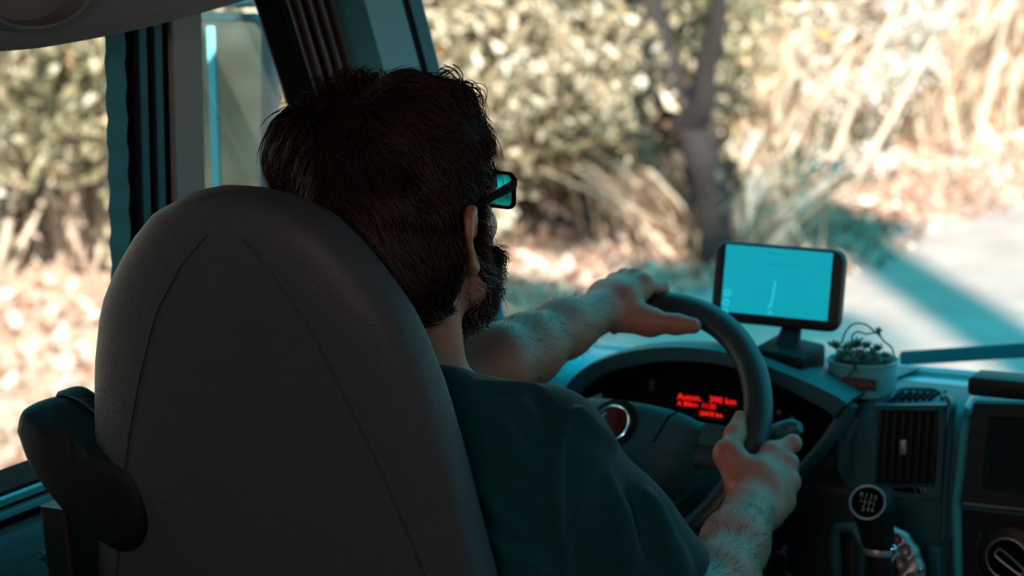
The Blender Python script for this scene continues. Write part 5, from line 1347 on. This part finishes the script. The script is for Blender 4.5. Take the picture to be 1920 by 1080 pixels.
r_ = np.random.default_rng(77); cc_ = []
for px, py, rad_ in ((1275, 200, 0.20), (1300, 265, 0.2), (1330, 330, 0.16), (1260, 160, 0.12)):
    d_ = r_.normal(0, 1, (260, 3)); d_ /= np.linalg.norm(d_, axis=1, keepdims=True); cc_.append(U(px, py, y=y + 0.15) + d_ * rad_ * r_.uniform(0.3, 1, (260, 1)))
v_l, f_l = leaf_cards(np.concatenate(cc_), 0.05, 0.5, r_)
obj('hollow_shade', v_l, f_l, leaf_mat('dark shade leaves', [(0, (0.03, 0.025, 0.02)), (0.6, (0.08, 0.06, 0.045)), (1, (0.22, 0.15, 0.10))]), dt, smooth=False, fix=False, label='dark brown leaves put in as shade of the hollow')
# saplings and dry grass on the right bank
SAP = [(1330, 18.5, 0.9), (1420, 19.5, 1.0), (1500, 20.5, 1.0), (1590, 21.0, 1.05), (1660, 22.0, 1.0), (1740, 22.5, 1.1), (1820, 24.0, 1.05), (1900, 24.5, 1.1), (1460, 22.0, 1.1), (1620, 24.0, 1.1), (1780, 26.0, 1.1), (1890, 27.5, 1.15)]
for i, (px, ds, sc) in enumerate(SAP):
    x, y = at_az(px, ds); plant('dry_sapling', 'sap%d' % (i % 4), 'sapling', 40 + i % 4, M_TAN, M_BARKP, x, y, sc, 'slender dry tan sapling on the bank seen through the right half of the windscreen', 'sapling', 'dry saplings on the right bank')
GR = []
for i in range(46):
    px = rng.uniform(1330, 1960); ds = 15.8 + (px - 1260) / 700 * 4.6 + abs(rng.normal(0, 2.0)); GR.append((px, ds))
for i in range(16): GR.append((rng.uniform(820, 1150), rng.uniform(15.0, 16.5)))
GR += [(1300, 14.2), (1340, 13.9)]
GR = [g for g in GR if not (1370 < g[0] < 1640 and g[1] < 17.6)]
for i, (px, ds) in enumerate(GR):
    x, y = at_az(px, ds); plant('grass_clump', 'gr%d' % (i % 4), 'grass', 60 + i % 4, M_STRAW, None, x, y, (rng.uniform(0.8, 1.3), rng.uniform(0.5, 1.1) * (1.0 if ds > 15.2 else 0.35)), 'clump of tall straw coloured grass on the roadside bank', 'grass', 'straw grass clumps on the bank')
for x, y, sc, lab in ((-3.9, -6.5, 1.35, 'pale bush behind the van, reflected in the wing mirror'), (-6.5, -10.5, 1.3, 'tall pale bush farther behind the van, reflected in the wing mirror')):
    plant('pale_bush', 'bushDC', 'bush', 8, M_CREAM, M_BARKP, x, y, sc, lab, 'bush')
x, y = at_az(1568, 16.6); plant('white_shrub', 'sapW', 'sapling', 47, leaf_mat('white leaves', [(0, (0.62, 0.58, 0.52)), (1, (0.90, 0.88, 0.84))], 0.3), M_BARKP, x, y, (0.75, 0.48), 'whitish leafy shrub standing out in the straw grass above the navigator', 'shrub')
# fallen leaves on the verge (nobody could count them)
n = 16000; ly = rng.uniform(3, 30, n); lx = road_edge(ly) + 0.3 - np.abs(rng.normal(0, 2.2, n))
lv, lf_ = leaf_cards(np.stack([lx, ly, terrain_z(lx, ly) + 0.02], 1), 0.05, 0.5, rng)
tag(obj('leaf_litter', lv, lf_, M_LITTER, smooth=False, fix=False), kind='stuff')
# a second one nearer: its crown dapples the verge
r_ = np.random.default_rng(15); bx, by = 4.75, -3.0; cc_ = []; stb = MB()
sh2 = thing('shade_tree', (bx, by, -0.7), 'smaller crowned tree on the right beside the van, dappling the verge', 'tree')
MB().tube(spline([V3(bx, by, -0.9), V3(bx + 0.05, by, 4.0), V3(bx, by, 10.6)], 16), np.linspace(0.14, 0.07, 16), 10).build('trunk', M_BARKD, sh2)
for i in range(26):
    c = V3(bx, by, 0) + V3(r_.normal(0, 0.45), r_.normal(0, 0.45), r_.uniform(8.6, 11.2)); d_ = r_.normal(0, 1, (160, 3)); d_ /= np.linalg.norm(d_, axis=1, keepdims=True)
    cc_.append(c + d_ * 0.40 * r_.uniform(0.3, 1, (160, 1))); stb.tube([V3(bx, by, c[2] - 0.8), c], [0.04, 0.015], 6)
v_l, f_l = leaf_cards(np.concatenate(cc_), 0.07, 0.5, r_)
obj('foliage', v_l, f_l, M_OLIVE, sh2, smooth=False, fix=False); stb.build('limbs', M_BARKD, sh2)
# tall tree behind the van on the right: its bare trunk throws the shadow band over the road
bx, by = 6.85, -3.9
sh_ = thing('shade_tree', (bx, by, -0.7), 'tall bare trunked tree behind the van on the right, shading the road', 'tree')
MB().tube(spline([V3(bx, by, -0.9), V3(bx + 0.05, by, 3.5), V3(bx - 0.05, by + 0.05, 8.0), V3(bx, by, 13.5)], 24), np.linspace(0.30, 0.20, 24), 14).build('trunk', M_BARKD, sh_)
r_ = np.random.default_rng(5); cc_ = []; stb = MB()
for i in range(10):
    c = V3(bx, by, 0) + V3(r_.normal(0, 0.16), r_.normal(0, 0.16), r_.uniform(12.3, 13.3)); d_ = r_.normal(0, 1, (300, 3)); d_ /= np.linalg.norm(d_, axis=1, keepdims=True)
    cc_.append(c + d_ * 0.28 * r_.uniform(0.3, 1, (300, 1))); stb.tube([V3(bx, by, c[2] - 0.8), c], [0.05, 0.02], 6)
v_l, f_l = leaf_cards(np.concatenate(cc_), 0.07, 0.5, r_)
obj('foliage', v_l, f_l, M_OLIVE, sh_, smooth=False, fix=False); stb.build('limbs', M_BARKD, sh_)
